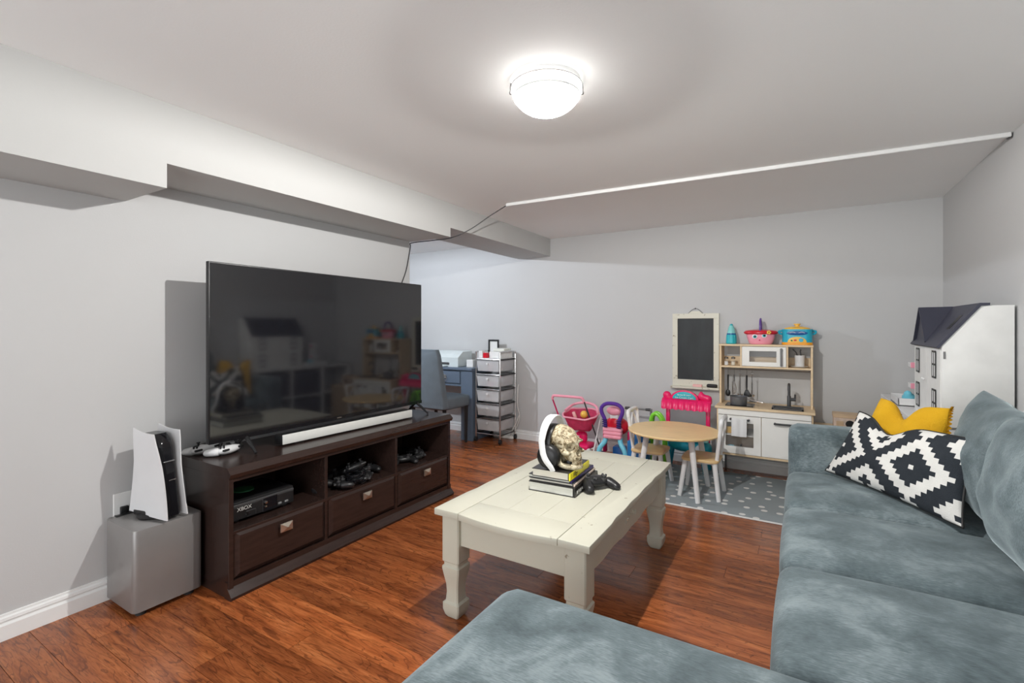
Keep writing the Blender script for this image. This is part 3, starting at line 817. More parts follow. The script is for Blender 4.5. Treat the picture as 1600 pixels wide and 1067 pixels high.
for s in (-1, 1):
    bm = B(); bb(bm, -(lx - 0.04), lx - 0.04, s * (ly + 0.012) - 0.010, s * (ly + 0.012) + 0.010, az0, CTZ - TH, 0.001, 1); obj('end_apron', bm, 'cream_paint', t)
    yy = [-(ly - 0.042) + 2 * (ly - 0.042) * i / 40 for i in range(41)]
    def low(y):
        a = abs(y) / (ly - 0.042)
        return az0 + 0.003 * math.cos(a * PI * 4) - 0.006 * (a < 0.35) * math.cos(a / 0.35 * PI / 2)
    poly = [(y, low(y)) for y in yy] + [(yy[-1], CTZ - TH), (yy[0], CTZ - TH)]
    bm = B(); prism(bm, poly, lambda a, b2, q: (s * (lx + 0.014) + (q - 0.010), a, b2), 0.02); ap = obj('side_apron', bm, 'cream_paint', t)
    bm = B()
    for k in range(-3, 4):
        c = (s * (lx + 0.025), k * 0.022, 0.352 + 0.010 * math.cos(k * 1.2))
        box(bm, c, (0.006, 0.018, 0.009), 0.002, 1, (0.5 * k, 0, 0))
    box(bm, (s * (lx + 0.025), 0, 0.37), (0.006, 0.012, 0.016), 0.002, 1)
    obj('carving', bm, 'cream_paint', ap)
    bm = B(); bb(bm, s * (lx + 0.024) - 0.001, s * (lx + 0.024) + 0.003, -(ly - 0.06), -(ly - 0.064), az0 + 0.03, CTZ - TH - 0.004); obj('drawer_gap', bm, 'darkgrey', ap)

# books
def book(name_label, w, l, h, cover, pages, loc, rz, spine=None):
    t = thing('book', name_label, 'book', loc, rz, 'books stacked on the coffee table')
    cv = 0.0025
    bm = B(); box(bm, (0, 0, cv / 2), (w, l, cv), 0.0005, 1); box(bm, (0, 0, h - cv / 2), (w, l, cv), 0.0005, 1); obj('cover', bm, cover, t)
    bm = B(); prism(bm, [(w / 2 - 0.004, 0.0), (w / 2 + 0.001, 0.0005), (w / 2 + 0.003, h * 0.3), (w / 2 + 0.003, h * 0.7), (w / 2 + 0.001, h - 0.0005), (w / 2 - 0.004, h)], lambda a, b2, q: (a, -l / 2 + q, b2), l); obj('spine', bm, spine or cover, t)
    bm = B(); box(bm, (-0.004, 0, h / 2), (w - 0.014, l - 0.010, h - 2 * cv), 0); obj('pages', bm, pages, t)
    return t
zb = CTZ
b1 = book('thick black hardback with white pages at the bottom of the stack', 0.222, 0.300, 0.040, 'book_black', 'white_pages', (-0.950, 2.045, zb), 0.04); zb += 0.040
b2_ = book('thin dark book second from the bottom of the stack', 0.216, 0.285, 0.013, 'darkgrey', 'paper', (-0.958, 2.052, zb), 0.06, 'picture_tan'); zb += 0.013
b3 = book('thin black book third from the bottom of the stack', 0.208, 0.275, 0.016, 'book_black', 'white_pages', (-0.962, 2.045, zb), 0.03, 'navy_purple'); zb += 0.016
b4 = book('black book with bright yellow spine on top of the stack', 0.182, 0.245, 0.034, 'book_black', 'paper', (-0.950, 2.012, zb), 0.05, 'print_yellow'); zb += 0.034
text('lettering', 'Fifty', 0.026, 'book_black', b4, Matrix.Translation((0.182 / 2 + 0.0032, -0.065, 0.018)) @ Euler((PI / 2, 0, PI / 2)).to_matrix().to_4x4(), 1.2, 0.2)
bm = B()
for k in range(4): box(bm, (0.222 / 2 + 0.003, -0.125 + 0.020 * k, 0.018 + 0.002 * (k % 2)), (0.001, 0.011, 0.014 - 0.003 * (k % 2)))
obj('spine_print', bm, 'white_matte', b1)
bk_top = zb
# skull
def skull_sdf(p):
    s = ell(p, (-0.018, 0, 0.122), (0.088, 0.067, 0.064))
    s = smin(s, ell(p, (0.046, 0, 0.082), (0.040, 0.047, 0.050)), 0.022)
    s = smin(s, ell(p, (0.072, 0, 0.052), (0.027, 0.032, 0.022)), 0.014)
    for q in (-1, 1):
        s = smin(s, ell(p, (0.056, q * 0.048, 0.076), (0.026, 0.011, 0.010)), 0.010)
        s = smin(s, ell(p, (0.068, q * 0.026, 0.121), (0.012, 0.026, 0.009)), 0.016)
    s = smin(s, ell(p, (0.081, 0, 0.092), (0.009, 0.008, 0.012)), 0.012)
    for q in (-1, 1):
        s = smax(s, -ell(p, (0.088, q * 0.032, 0.101), (0.036, 0.021, 0.019)), 0.005)
        s = smax(s, -ell(p, (0.028, q * 0.072, 0.098), (0.026, 0.016, 0.018)), 0.010)
    s = smax(s, -ell(p, (0.102, 0, 0.072), (0.018, 0.012, 0.013)), 0.004)
    n = np.sin(p[..., 0] * 95 + 3 * np.sin(p[..., 2] * 70)) * np.sin(p[..., 1] * 80 + 2 * np.sin(p[..., 0] * 60)) * np.sin(p[..., 2] * 110)
    return s + 0.0007 * n
t = thing('skull', 'aged bone coloured skull ornament on the yellow spined book', 'skull', (-0.928, 1.990, bk_top + 0.0005), -0.32)
bm = B(); star(bm, skull_sdf, (0.020, 0, 0.092), 160, 110, 0.2, 260); obj('cranium', bm, 'bone', t, ang=70)
bm = B(); jp = smooth_path([(0.010, -0.050, 0.072), (0.014, -0.050, 0.044), (0.026, -0.047, 0.020), (0.056, -0.038, 0.014), (0.084, -0.020, 0.014), (0.093, 0.0, 0.015), (0.084, 0.020, 0.014), (0.056, 0.038, 0.014), (0.026, 0.047, 0.020), (0.014, 0.050, 0.044), (0.010, 0.050, 0.072)], 5)
tube(bm, jp, [0.0125] * len(jp), 12); obj('jaw', bm, 'bone', t, ang=70)
bm = B(); star(bm, lambda p: ell(p, (-0.02, 0, 0.050), (0.045, 0.036, 0.050)), (-0.02, 0, 0.05), 32, 20, 0.1); obj('skull_base', bm, 'bone', t, ang=70)
for nm, z0, hgt, rr in (('upper_teeth', 0.0350, 0.012, 0.098), ('lower_teeth', 0.0265, 0.010, 0.096)):
    bm = B()
    for k in range(-5, 6):
        a = k * 0.19
        box(bm, (0.060 + (rr - 0.060) * math.cos(a), 0.033 * math.sin(a * 1.05), z0), (0.006, 0.0052, hgt), 0.0016, 1, (0, 0, a * 0.9))
    obj(nm, bm, 'bone', t)
# headphones
t = thing('headphones', 'white and black headphones worn by the skull on the books', 'headphones', (-0.960, 1.985, bk_top), -0.02)
def band(y0, ztop, zlow, xf, n=28):
    pts = []
    for i in range(n + 1):
        a = PI * i / n
        pts.append(Vector((xf(math.sin(a)), -math.cos(a) * y0, zlow + (ztop - zlow) * math.sin(a) ** 0.75)))
    return pts
def strip(bm, pts, w, th, wdir):
    rings = []
    n = len(pts)
    for i, p in enumerate(pts):
        tt = (pts[min(i + 1, n - 1)] - pts[max(i - 1, 0)]).normalized()
        wd = (wdir - tt * wdir.dot(tt)).normalized(); nn = tt.cross(wd)
        ww = w(i / (n - 1)) if callable(w) else w
        rings.append([bm.verts.new(p + wd * ww * sx + nn * th * sn) for sx, sn in ((-1, -.5), (-.8, -1), (.8, -1), (1, -.5), (1, .5), (.8, 1), (-.8, 1), (-1, .5))])
    for a, b2 in zip(rings[:-1], rings[1:]):
        for k in range(8): bm.faces.new((a[k], a[(k + 1) % 8], b2[(k + 1) % 8], b2[k]))
    bm.faces.new(rings[0][::-1]); bm.faces.new(rings[-1])
    bmesh.ops.recalc_face_normals(bm, faces=bm.faces[:])
bm = B(); pts = band(0.098, 0.226, 0.095, lambda s: -0.026 + 0.010 * s)
ext = [Vector((0.034, -0.103, 0.002)), Vector((0.026, -0.108, 0.020)), Vector((0.004, -0.109, 0.044)), Vector((-0.014, -0.104, 0.072))]
pts = ext + pts[1:-1] + [Vector((-p.x * 0 + p.x, -p.y, p.z)) for p in reversed(ext)]
pts = smooth_path(pts, 2)
strip(bm, pts, lambda f: 0.012 + 0.008 * math.sin(f * PI), 0.0035, Vector((1, 0, 0))); obj('headband', bm, 'white_plastic', t, ang=50)
bm = B(); strip(bm, band(0.078, 0.186, 0.085, lambda s: -0.012), 0.017, 0.0025, Vector((1, 0, 0))); obj('inner_strap', bm, 'black_plastic', t, ang=50)
for s in (-1, 1):
    bm = B(); lathe(bm, [(0.0, 0.102), (0.030, 0.101), (0.048, 0.094), (0.054, 0.082), (0.053, 0.070)][::-1], (-0.002, 0, 0.0560), 32, 'Y')
    if s < 0: bm.transform(Matrix.Scale(-1, 4, (0, 1, 0))); bmesh.ops.reverse_faces(bm, faces=bm.faces[:])
    bm.verts.ensure_lookup_table()
    ec = obj('ear_cup', bm, 'black_plastic', t, ang=50)
    bm = B(); pts = [(-0.002 + 0.041 * math.cos(a), s * 0.066, 0.056 + 0.041 * math.sin(a)) for a in [2 * PI * i / 28 for i in range(28)]]
    tube(bm, pts, 0.0125, 10, closed=True); obj('ear_pad', bm, 'black_rubber', ec, ang=60)

# ------------------------------------------------------------------ sofa
t = thing('sofa', 'grey blue velvet corner sofa with chaise along the right wall', 'sofa', (0.35, 1.6, 0))
SF = -0.045
yb_ = [2.85, 2.29, 1.73, 1.17]
def part(nm, bm): return obj(nm, bm, 'velvet', t, W=True, ang=60)
bm = B(); soft(bm, (0.39, 1.93, 0.175), (0.83, 2.18, 0.25), 0.03); part('base', bm)
bm = B(); soft(bm, (0.38, 2.94, 0.352), (0.87, 0.18, 0.63), 0.045, 0.01, 16); part('armrest', bm)
bm = B(); soft(bm, (0.76, 1.45, 0.42), (0.15, 2.80, 0.72), 0.05, 0.0, 16); part('back_frame', bm)
for k in range(3):
    yc = (yb_[k] + yb_[k + 1]) / 2
    bm = B(); soft(bm, (0.30, yc, 0.372), (0.715, 0.556, 0.165), 0.050, 0.024, 20, 0.006); part('seat_cushion', bm)
bm = B(); soft(bm, (0.03, 0.72, 0.175), (1.47, 0.88, 0.25), 0.03); part('chaise_base', bm)
bm = B(); soft(bm, (-0.02, 0.728, 0.378), (1.40, 0.890, 0.172), 0.06, 0.020, 22, 0.006); part('chaise_cushion', bm)
for x in (-0.66, 0.72):
    for y in (0.33, 1.10): bm = B(); lathe(bm, [(0.02, 0), (0.028, 0.055)], (x, y, 0), 10); obj('foot', bm, 'black_plastic', t, W=True)
for x, y in ((0.03, 2.98), (0.72, 2.98)): bm = B(); lathe(bm, [(0.02, 0), (0.028, 0.055)], (x, y, 0), 10); obj('foot', bm, 'black_plastic', t, W=True)
def backc(TLp, TRp, BRp, BLp, th, seed):
    bm = B(); pillow(bm, TLp, TRp, BRp, BLp, th, 0.0, 30, 0.05, wr=0.006, seed=seed); obj('back_cushion', bm, 'velvet', t, W=True, ang=70)
backc((0.64, 2.66, 0.925), (0.62, 2.10, 0.90), (0.60, 2.14, 0.47), (0.60, 2.74, 0.47), 0.115, 1)
backc((0.62, 2.24, 0.90), (0.60, 1.60, 0.90), (0.60, 1.62, 0.465), (0.58, 2.24, 0.465), 0.125, 2)
backc((0.64, 1.62, 0.90), (0.62, 1.08, 0.90), (0.60, 1.06, 0.465), (0.60, 1.64, 0.465), 0.11, 3)
backc((0.64, 1.02, 0.90), (0.62, 0.40, 0.90), (0.60, 0.40, 0.465), (0.60, 1.02, 0.465), 0.11, 4)

# pillows
ctr = Vector((0.35, 2.5, 0.46))
def pil(name, cs, th, dip, du, m, label, seed, piping=None, ruffle=None):
    t = thing(name, label, 'pillow', ctr)
    bm = B(); rim = pillow(bm, *cs, th, dip, 30, 0.06, du, 0.004, seed); cov = obj('cover', bm, m, t, W=True, ang=80)
    if piping:
        bm = B(); tube(bm, rim, 0.0045, 6, closed=True); obj('piping', bm, piping, t, W=True)
    if ruffle:
        n = len(rim) // 4; sel = rim[n:2 * n + 1]; bm = B(); A = []
        cen = sum(rim, Vector()) / len(rim)
        for i in range(len(sel) * 3 - 2):
            j = i // 3; f = i % 3 / 3
            p = sel[j].lerp(sel[min(j + 1, len(sel) - 1)], f); o = (p - cen).normalized()
            A.append((p - o * 0.004, p + o * 0.012 + Vector((0.006 * math.sin(i * 1.9), -0.006 * math.cos(i * 1.9), 0))))
        V = [[bm.verts.new(x) for x in q] for q in A]
        for a, b2 in zip(V[:-1], V[1:]): bm.faces.new((a[0], b2[0], b2[1], a[1]))
        bmesh.ops.solidify(bm, geom=bm.faces[:], thickness=0.003); obj('ruffle', bm, ruffle, t, W=True)
pil('throw_pillow', ((0.236, 2.735, 0.790), (0.552, 2.350, 0.772), (0.490, 2.262, 0.475), (0.105, 2.775, 0.487)), 0.058, 0.062, -0.30, 'zigzag_weave', 'black and white geometric diamond patterned pillow on the sofa', 11, 'black_rubber')
pil('throw_pillow', ((0.335, 2.905, 0.840), (0.545, 2.700, 0.838), (0.505, 2.575, 0.490), (0.190, 2.830, 0.500)), 0.060, 0.075, -0.1, 'mustard', 'mustard yellow cushion behind the patterned pillow', 12, None, 'mustard')

# ------------------------------------------------------------------ play mat
t = thing('play_mat', 'grey foam play mat with small white dots on the floor', 'mat', (-0.35, 3.75, 0))
bm = B(); bb(bm, -1.02, 0.42, 3.285, 4.235, 0.0, 0.007, 0.002, 1); obj('foam', bm, 'dotted_foam', t, W=True)
bm = B(); bb(bm, -1.02, 0.42, 3.270, 3.286, 0.0, 0.0075, 0.002, 1); obj('edging', bm, 'white_matte', t, W=True)
MZ = 0.0075

# ------------------------------------------------------------------ kids table and chairs
t = thing('kids_table', 'round light wood kids table with white splayed legs', 'table', (-0.791, 3.576, MZ))
bm = B(); lathe(bm, [(0.0, 0.416), (0.310, 0.416), (0.318, 0.420), (0.320, 0.428), (0.316, 0.4335), (0.0, 0.434)], n=64, cap=False); obj('tabletop', bm, 'bamboo', t)
for sx in (-1, 1):
    for sy in (-1, 1):
        bm = B(); tube(bm, [(sx * 0.205, sy * 0.205, 0.0), (sx * 0.150, sy * 0.150, 0.415)], [0.0165, 0.021], 14); obj('leg', bm, 'white_plastic', t)
for s in (0, 1):
    bm = B(); c = (0, 0, 0.400); box(bm, c, (0.42, 0.035, 0.03) , 0.003, 1, (0, 0, PI / 4 + s * PI / 2)); obj('apron', bm, 'white_plastic', t)
def make_kchair(label, loc, rz):
    t = thing('kids_chair', label, 'chair', loc, rz, 'chairs at the round kids table')
    bm = B(); poly = [(0.125 * math.copysign(abs(math.cos(a)) ** 0.35, math.cos(a)), 0.132 * math.copysign(abs(math.sin(a)) ** 0.35, math.sin(a))) for a in [2 * PI * (i + .5) / 40 for i in range(40)]]
    prism(bm, poly, zxy(0.248), 0.018, 0.004); obj('seat', bm, 'bamboo', t)
    for sx in (-1, 1):
        for sy in (-1, 1):
            bm = B(); tube(bm, [(sx * 0.128, sy * 0.130, 0.0), (sx * 0.095, sy * 0.098, 0.25)], [0.0145, 0.018], 12); obj('leg', bm, 'white_plastic', t)
    bm = B(); box(bm, (0, 0, 0.240), (0.20, 0.20, 0.014), 0.004, 1); obj('seat_block', bm, 'white_plastic', t)
    xb = -0.108; lean = -0.12
    def bp(y, z): return (xb + lean * (z - 0.26), y, z)
    z0, z1 = 0.262, 0.545
    for s in (-1, 1):
        bm = B(); tube(bm, [bp(s * 0.085, z0), bp(s * 0.110, z1 - 0.03)], 0.0125, 10, flat=(1.0, 0.8)); obj('back_post', bm, 'white_plastic', t)
    bm = B(); pts = smooth_path([bp(-0.110, z1 - 0.045), bp(-0.107, z1 - 0.012), bp(-0.07, z1), bp(0.07, z1), bp(0.107, z1 - 0.012), bp(0.110, z1 - 0.045)], 5)
    tube(bm, pts, 0.014, 10); obj('top_rail', bm, 'white_plastic', t)
    for s in (-1, 1):
        bm = B(); pts = smooth_path([bp(-s * 0.085, z0 + 0.01), bp(-s * 0.02, (z0 + z1) / 2 - 0.03), bp(s * 0.06, (z0 + z1) / 2 + 0.02), bp(s * 0.02, z1 - 0.04), bp(-s * 0.03, z1 - 0.005)], 5)
        tube(bm, pts, 0.0075, 8); obj('back_lattice', bm, 'white_plastic', t)
    return t
k1 = make_kchair('small white and wood kids chair at the right of the round table', (-0.598, 3.600, MZ), PI)
k2 = dup(k1, (-0.972, 3.640, MZ), Euler((0, 0, 0.0)), 'small white and wood kids chair at the left of the round table')

# ------------------------------------------------------------------ play kitchen
KX0, KX1, KF, KB = -0.563, 0.080, 4.035, 4.375
t = thing('play_kitchen', 'light wood and white toy kitchen against the back wall', 'toy kitchen', ((KX0 + KX1) / 2, 4.2, 0))
K = lambda nm, bm, m, p=None, ang=35: obj(nm, bm, m, p or t, W=True, ang=ang)
UF = 4.195
bm = B(); bb(bm, KX0 - 0.012, KX1 + 0.012, KF - 0.012, KB, 0.553, 0.571, 0.002, 1); K('worktop', bm, 'birch')
for x in (KX0, KX1 - 0.014):
    bm = B(); bb(bm, x, x + 0.014, KF + 0.012, KB, 0.195, 0.553, 0.001, 1); K('lower_side', bm, 'birch')
    bm = B(); bb(bm, x, x + 0.014, UF, KB, 0.571, 1.034, 0.001, 1); K('upper_side', bm, 'birch')
bm = B(); bb(bm, KX0 - 0.004, KX1 + 0.004, UF - 0.004, KB, 1.034, 1.049, 0.002, 1); K('top_shelf', bm, 'birch')
bm = B(); bb(bm, KX0 + 0.014, KX1 - 0.014, UF, KB, 0.862, 0.876, 0.001, 1); K('middle_shelf', bm, 'birch')
bm = B(); bb(bm, KX0, KX1, KF + 0.004, KB, 0.195, 0.210, 0.001, 1); K('bottom_board', bm, 'birch')
bm = B(); bb(bm, KX0 + 0.014, KX1 - 0.014, KB - 0.006, KB, 0.21, 0.553); K('back_board', bm, 'birch')
for x in (-0.412, -0.092):
    bm = B(); bb(bm, x, x + 0.012, UF + 0.002, KB, 0.876, 1.034, 0.001, 1); K('upper_divider', bm, 'birch')
bm = B(); bb(bm, KX0 + 0.014, KX1 - 0.014, KB - 0.022, KB - 0.012, 0.876, 0.945); K('back_rail', bm, 'birch')
bm = B(); bb(bm, KX0 + 0.010, KX1 - 0.012, KF, KF + 0.012, 0.508, 0.553, 0.001, 1); K('fascia', bm, 'kitchen_white')
XM = -0.252
bm = B(); bb(bm, XM - 0.006, XM + 0.006, KF + 0.014, KB - 0.006, 0.21, 0.553); K('lower_divider', bm, 'birch')
# oven door with window
dx0, dx1, dz0, dz1 = KX0 + 0.012, XM - 0.002, 0.213, 0.504
wx0, wx1, wz0, wz1 = dx0 + 0.052, dx1 - 0.050, 0.268, 0.452
bm = B(); bb(bm, dx0, dx1, KF, KF + 0.012, wz1, dz1); bb(bm, dx0, dx1, KF, KF + 0.012, dz0, wz0); bb(bm, dx0, wx0, KF, KF + 0.012, wz0, wz1); bb(bm, wx1, dx1, KF, KF + 0.012, wz0, wz1)
dr = K('oven_door', bm, 'kitchen_white')
bm = B(); bb(bm, wx0, wx1, KF + 0.005, KF + 0.008, wz0, wz1); K('pane', bm, 'clear', dr)
def kh(p0, p1, parent, m='darkgrey'):
    bm = B(); p0, p1 = Vector(p0), Vector(p1); o = Vector((0, -0.022, 0))
    tube(bm, [p0, p0 + o], 0.008, 10); tube(bm, [p1, p1 + o], 0.008, 10); tube(bm, [p0 + o, p1 + o], 0.0075, 10); K('handle', bm, m, parent)
kh((dx0 + 0.090, KF, 0.478), (dx0 + 0.215, KF, 0.478), dr)
bm = B(); bb(bm, dx0 + 0.005, dx1 - 0.005, KF + 0.03, KB - 0.01, 0.345, 0.352); K('oven_rack', bm, 'kitchen_white')
bm = B(); bb(bm, XM + 0.002, KX1 - 0.012, KF, KF + 0.012, dz0, dz1, 0.001, 1); dr2 = K('cupboard_door', bm, 'kitchen_white')
kh((XM + 0.090, KF, 0.470), (XM + 0.240, KF, 0.470), dr2)
# toy microwave door
mx0, mx1, mz0, mz1 = -0.398, -0.094, 0.879, 1.031
vx0, vx1, vz0, vz1 = mx0 + 0.052, mx1 - 0.064, 0.912, 0.998
bm = B(); bb(bm, mx0, mx1, UF, UF + 0.01, vz1, mz1); bb(bm, mx0, mx1, UF, UF + 0.01, mz0, vz0); bb(bm, mx0, vx0, UF, UF + 0.01, vz0, vz1); bb(bm, vx1, mx1, UF, UF + 0.01, vz0, vz1)
md = K('microwave_door', bm, 'kitchen_white')
bm = B(); bb(bm, vx0, vx1, UF + 0.004, UF + 0.006, vz0, vz1); K('pane', bm, 'clear', md)
kh((mx1 - 0.032, UF, 0.892), (mx1 - 0.032, UF, 1.016), md, 'midgrey')
# hob, sink, tap
bm = B(); bb(bm, KX0 + 0.055, KX0 + 0.255, KF + 0.035, KF + 0.20, 0.571, 0.577, 0.002, 1); K('hob', bm, 'black_gloss')
bm = B(); sx0, sx1, sy0, sy1 = -0.185, 0.020, KF + 0.02, KF + 0.165
bb(bm, sx0, sx1, sy0, sy0 + 0.014, 0.571, 0.583, 0.002, 1); bb(bm, sx0, sx1, sy1 - 0.014, sy1, 0.571, 0.583, 0.002, 1); bb(bm, sx0, sx0 + 0.014, sy0, sy1, 0.571, 0.583, 0.002, 1); bb(bm, sx1 - 0.014, sx1, sy0, sy1, 0.571, 0.583, 0.002, 1); bb(bm, sx0, sx1, sy0, sy1, 0.571, 0.5735)
K('sink', bm, 'darkgrey')
bm = B(); fx, fy = -0.075, sy1 + 0.03
lathe(bm, [(0.020, 0.571), (0.020, 0.578), (0.0135, 0.581), (0.0135, 0.655), (0.010, 0.660)], (fx, fy, 0), 16)
tube(bm, smooth_path([(fx, fy, 0.655), (fx, fy, 0.72), (fx, fy - 0.01, 0.742), (fx, fy - 0.035, 0.750), (fx, fy - 0.058, 0.738), (fx, fy - 0.062, 0.705)], 5), 0.0095, 10)
tap = K('tap', bm, 'darkgrey')
bm = B(); tube(bm, [(fx, fy, 0.632), (fx + 0.045, fy, 0.632)], 0.013, 10); tube(bm, [(fx + 0.038, fy, 0.632), (fx + 0.04, fy - 0.005, 0.672)], 0.006, 8); K('tap_lever', bm, 'darkgrey', tap)
for x in (KX0 + 0.03, KX1 - 0.03):
    for y in (KF + 0.035, KB - 0.04):
        bm = B(); tube(bm, [(x, y, MZ if y < 4.235 else 0.0), (x, y, 0.195)], 0.009, 8); K('leg', bm, 'chrome_dark')
# utensil rail
bm = B(); tube(bm, [(KX0 + 0.014, 4.24, 0.845), (KX1 - 0.014, 4.24, 0.845)], 0.004, 8); K('rail', bm, 'chrome_dark')
def utensil(x, kind, label):
    t = thing('utensil', label, 'utensil', (x, 4.24, 0.63), 0, 'toy utensils hanging on the rail')
    bm = B(); tube(bm, smooth_path([(0, 0.004, 0.216), (0, -0.002, 0.223), (0, -0.007, 0.214), (0, -0.006, 0.175), (0, -0.002, 0.165), (0, 0.004, 0.170)], 4), 0.0018, 6); obj('hook', bm, 'chrome_dark', t)
    if kind == 'spoon':
        bm = B(); tube(bm, [(0, 0, 0.170), (0, 0, 0.08), (0, -.004, 0.045)], [0.0065, 0.006, 0.004], 8); obj('handle', bm, 'black_plastic', t)
        bm = B(); star(bm, lambda p: ell(p, (0, -0.006, 0.022), (0.019, 0.008, 0.028)), (0, -0.006, 0.022), 20, 12, 0.05); obj('bowl', bm, 'black_plastic', t)
    elif kind == 'turner':
        bm = B(); tube(bm, [(0, 0, 0.170), (0, 0, 0.08), (0, -.002, 0.045)], [0.0065, 0.006, 0.004], 8); obj('handle', bm, 'black_plastic', t)
        bm = B(); prism(bm, [(-0.010, 0.055), (0.010, 0.055), (0.034, 0.012), (0.034, -0.002), (-0.022, -0.002), (-0.022, 0.02)], lambda a, b2, q: (a, -0.004 + q, b2), 0.005, 0.001); obj('blade', bm, 'black_plastic', t)
    elif kind == 'whisk':
        bm = B(); tube(bm, [(0, 0, 0.172), (0, 0, 0.115)], 0.006, 8); obj('handle', bm, 'chrome', t)
        bm = B()
        for k in range(4):
            a = k * PI / 4; c, s = math.cos(a), math.sin(a)
            tube(bm, smooth_path([(0, 0, 0.115), (0.014 * c, 0.014 * s, 0.07), (0.012 * c, 0.012 * s, 0.03), (0, 0, 0.018), (-0.012 * c, -0.012 * s, 0.03), (-0.014 * c, -0.014 * s, 0.07), (0, 0, 0.115)], 4), 0.0011, 5)
        obj('wires', bm, 'chrome', t)
    else:
        bm = B(); tube(bm, [(0, 0, 0.170), (0, 0, 0.02)], 0.0035, 8); tube(bm, smooth_path([(0.0, 0, 0.17), (0.008, 0, 0.178), (0.0, 0, 0.186), (-0.008, 0, 0.178)], 3, True), 0.002, 5, closed=True); obj('handle', bm, 'chrome', t)
        bm = B(); lathe(bm, [(0.003, 0.0), (0.018, 0.004), (0.021, 0.018), (0.019, 0.018), (0.015, 0.006), (0.0, 0.003)], (0, -0.004, 0.0), 16, cap=False); obj('ladle_cup', bm, 'chrome', t)
utensil(-0.505, 'spoon', 'black toy serving spoon hanging leftmost above the pot')
utensil(-0.458, 'whisk', 'metal toy whisk hanging second from left above the pot')
utensil(-0.415, 'ladle', 'metal toy ladle hanging in the middle above the pot')
utensil(-0.368, 'turner', 'black toy spatula hanging right of the metal ladle')
utensil(-0.330, 'ladle', 'thin metal toy ladle hanging rightmost above the pot')
# pot
t = thing('toy_pot', 'grey toy saucepan on the toy kitchen hob', 'pot', (-0.418, 4.145, 0.577))
bm = B(); lathe(bm, [(0.0, 0.0), (0.056, 0.0), (0.060, 0.006), (0.062, 0.062), (0.066, 0.066), (0.060, 0.066), (0.057, 0.008), (0.0, 0.006)], n=32, cap=False); obj('body', bm, 'pan_grey', t)
bm = B(); tube(bm, [(0.06, -0.01, 0.05), (0.10, -0.025, 0.040), (0.175, -0.04, 0.030)], [0.005, 0.005, 0.006], 8); obj('handle', bm, 'chrome', t)
# towel over the oven handle
bm = B(); pr = []
tx0, tx1 = dx0 + 0.098, dx0 + 0.203
ny = 14
prof = [(KF - 0.012, 0.388), (KF - 0.011, 0.470), (KF - 0.014, 0.484), (KF - 0.022, 0.4885), (KF - 0.031, 0.484), (KF - 0.034, 0.472), (KF - 0.036, 0.42), (KF - 0.035, 0.352)]
for i in range(ny + 1):
    f = i / ny; w = 0.002 * math.sin(f * 14)
    pr.append([bm.verts.new((tx0 + (tx1 - tx0) * f, y + w, z + 0.001 * math.sin(f * 9))) for y, z in prof])
for a, b2 in zip(pr[:-1], pr[1:]):
    for k in range(len(prof) - 1): bm.faces.new((a[k], a[k + 1], b2[k + 1], b2[k]))
bmesh.ops.recalc_face_normals(bm, faces=bm.faces[:]); bmesh.ops.solidify(bm, geom=bm.faces[:], thickness=0.002); bmesh.ops.recalc_face_normals(bm, faces=bm.faces[:])
bm.transform(Matrix.Translation((0.4, -4.0, -0.35)))
single('towel', bm, 'towel', 'small white towel draped over the toy oven handle', 'towel', (-0.4, 4.0, 0.35))
# shelf items
for x, m, lab in ((-0.520, 'white_plastic', 'small white filled jar shaker on left toy kitchen shelf'), (-0.468, 'paper', 'small clear jar shaker beside the white one on toy kitchen shelf')):
    t = thing('jar', lab, 'jar', (x, 4.255, 0.876), 0, 'jars on the toy kitchen shelf')
    bm = B(); lathe(bm, [(0.0, 0.0), (0.017, 0.0), (0.018, 0.004), (0.016, 0.044), (0.013, 0.052)], n=18); obj('glass', bm, 'clear', t)
    bm = B(); lathe(bm, [(0.0, 0.002), (0.015, 0.002), (0.0145, 0.030), (0.0, 0.030)], n=16, cap=False); obj('contents', bm, m, t)
    bm = B(); lathe(bm, [(0.014, 0.052), (0.015, 0.056), (0.015, 0.064), (0.0, 0.070)], n=18); obj('lid', bm, 'chrome_dark', t)
bm = B(); lathe(bm, [(0.0, 0.0), (0.04, 0.0), (0.062, 0.008), (0.064, 0.010), (0.04, 0.004), (0.0, 0.003)], n=32, cap=False)
single('plate', bm, 'white_plastic', 'small white plate under the cup on the right toy kitchen shelf', 'plate', (-0.008, 4.275, 0.8762))
t = thing('cup', 'white cup of black utensils on right toy kitchen shelf', 'cup', (-0.005, 4.275, 0.8805))
bm = B(); lathe(bm, [(0.0, 0.0), (0.030, 0.0), (0.032, 0.003), (0.034, 0.088), (0.0315, 0.088), (0.029, 0.006), (0.0, 0.005)], n=28, cap=False); obj('body', bm, 'white_plastic', t)
for s, x in ((-1, -0.018), (1, 0.008)):
    bm = B(); tube(bm, smooth_path([(x * .5, 0, 0.01), (x, 0, 0.09), (x + s * (-.004 if s > 0 else 0.01), 0, 0.115), (x - 0.03 * (s < 0), 0, 0.135)], 4), [0.004] * 13, 6)
    bm2 = obj('utensil_handle', bm, 'black_plastic', t)
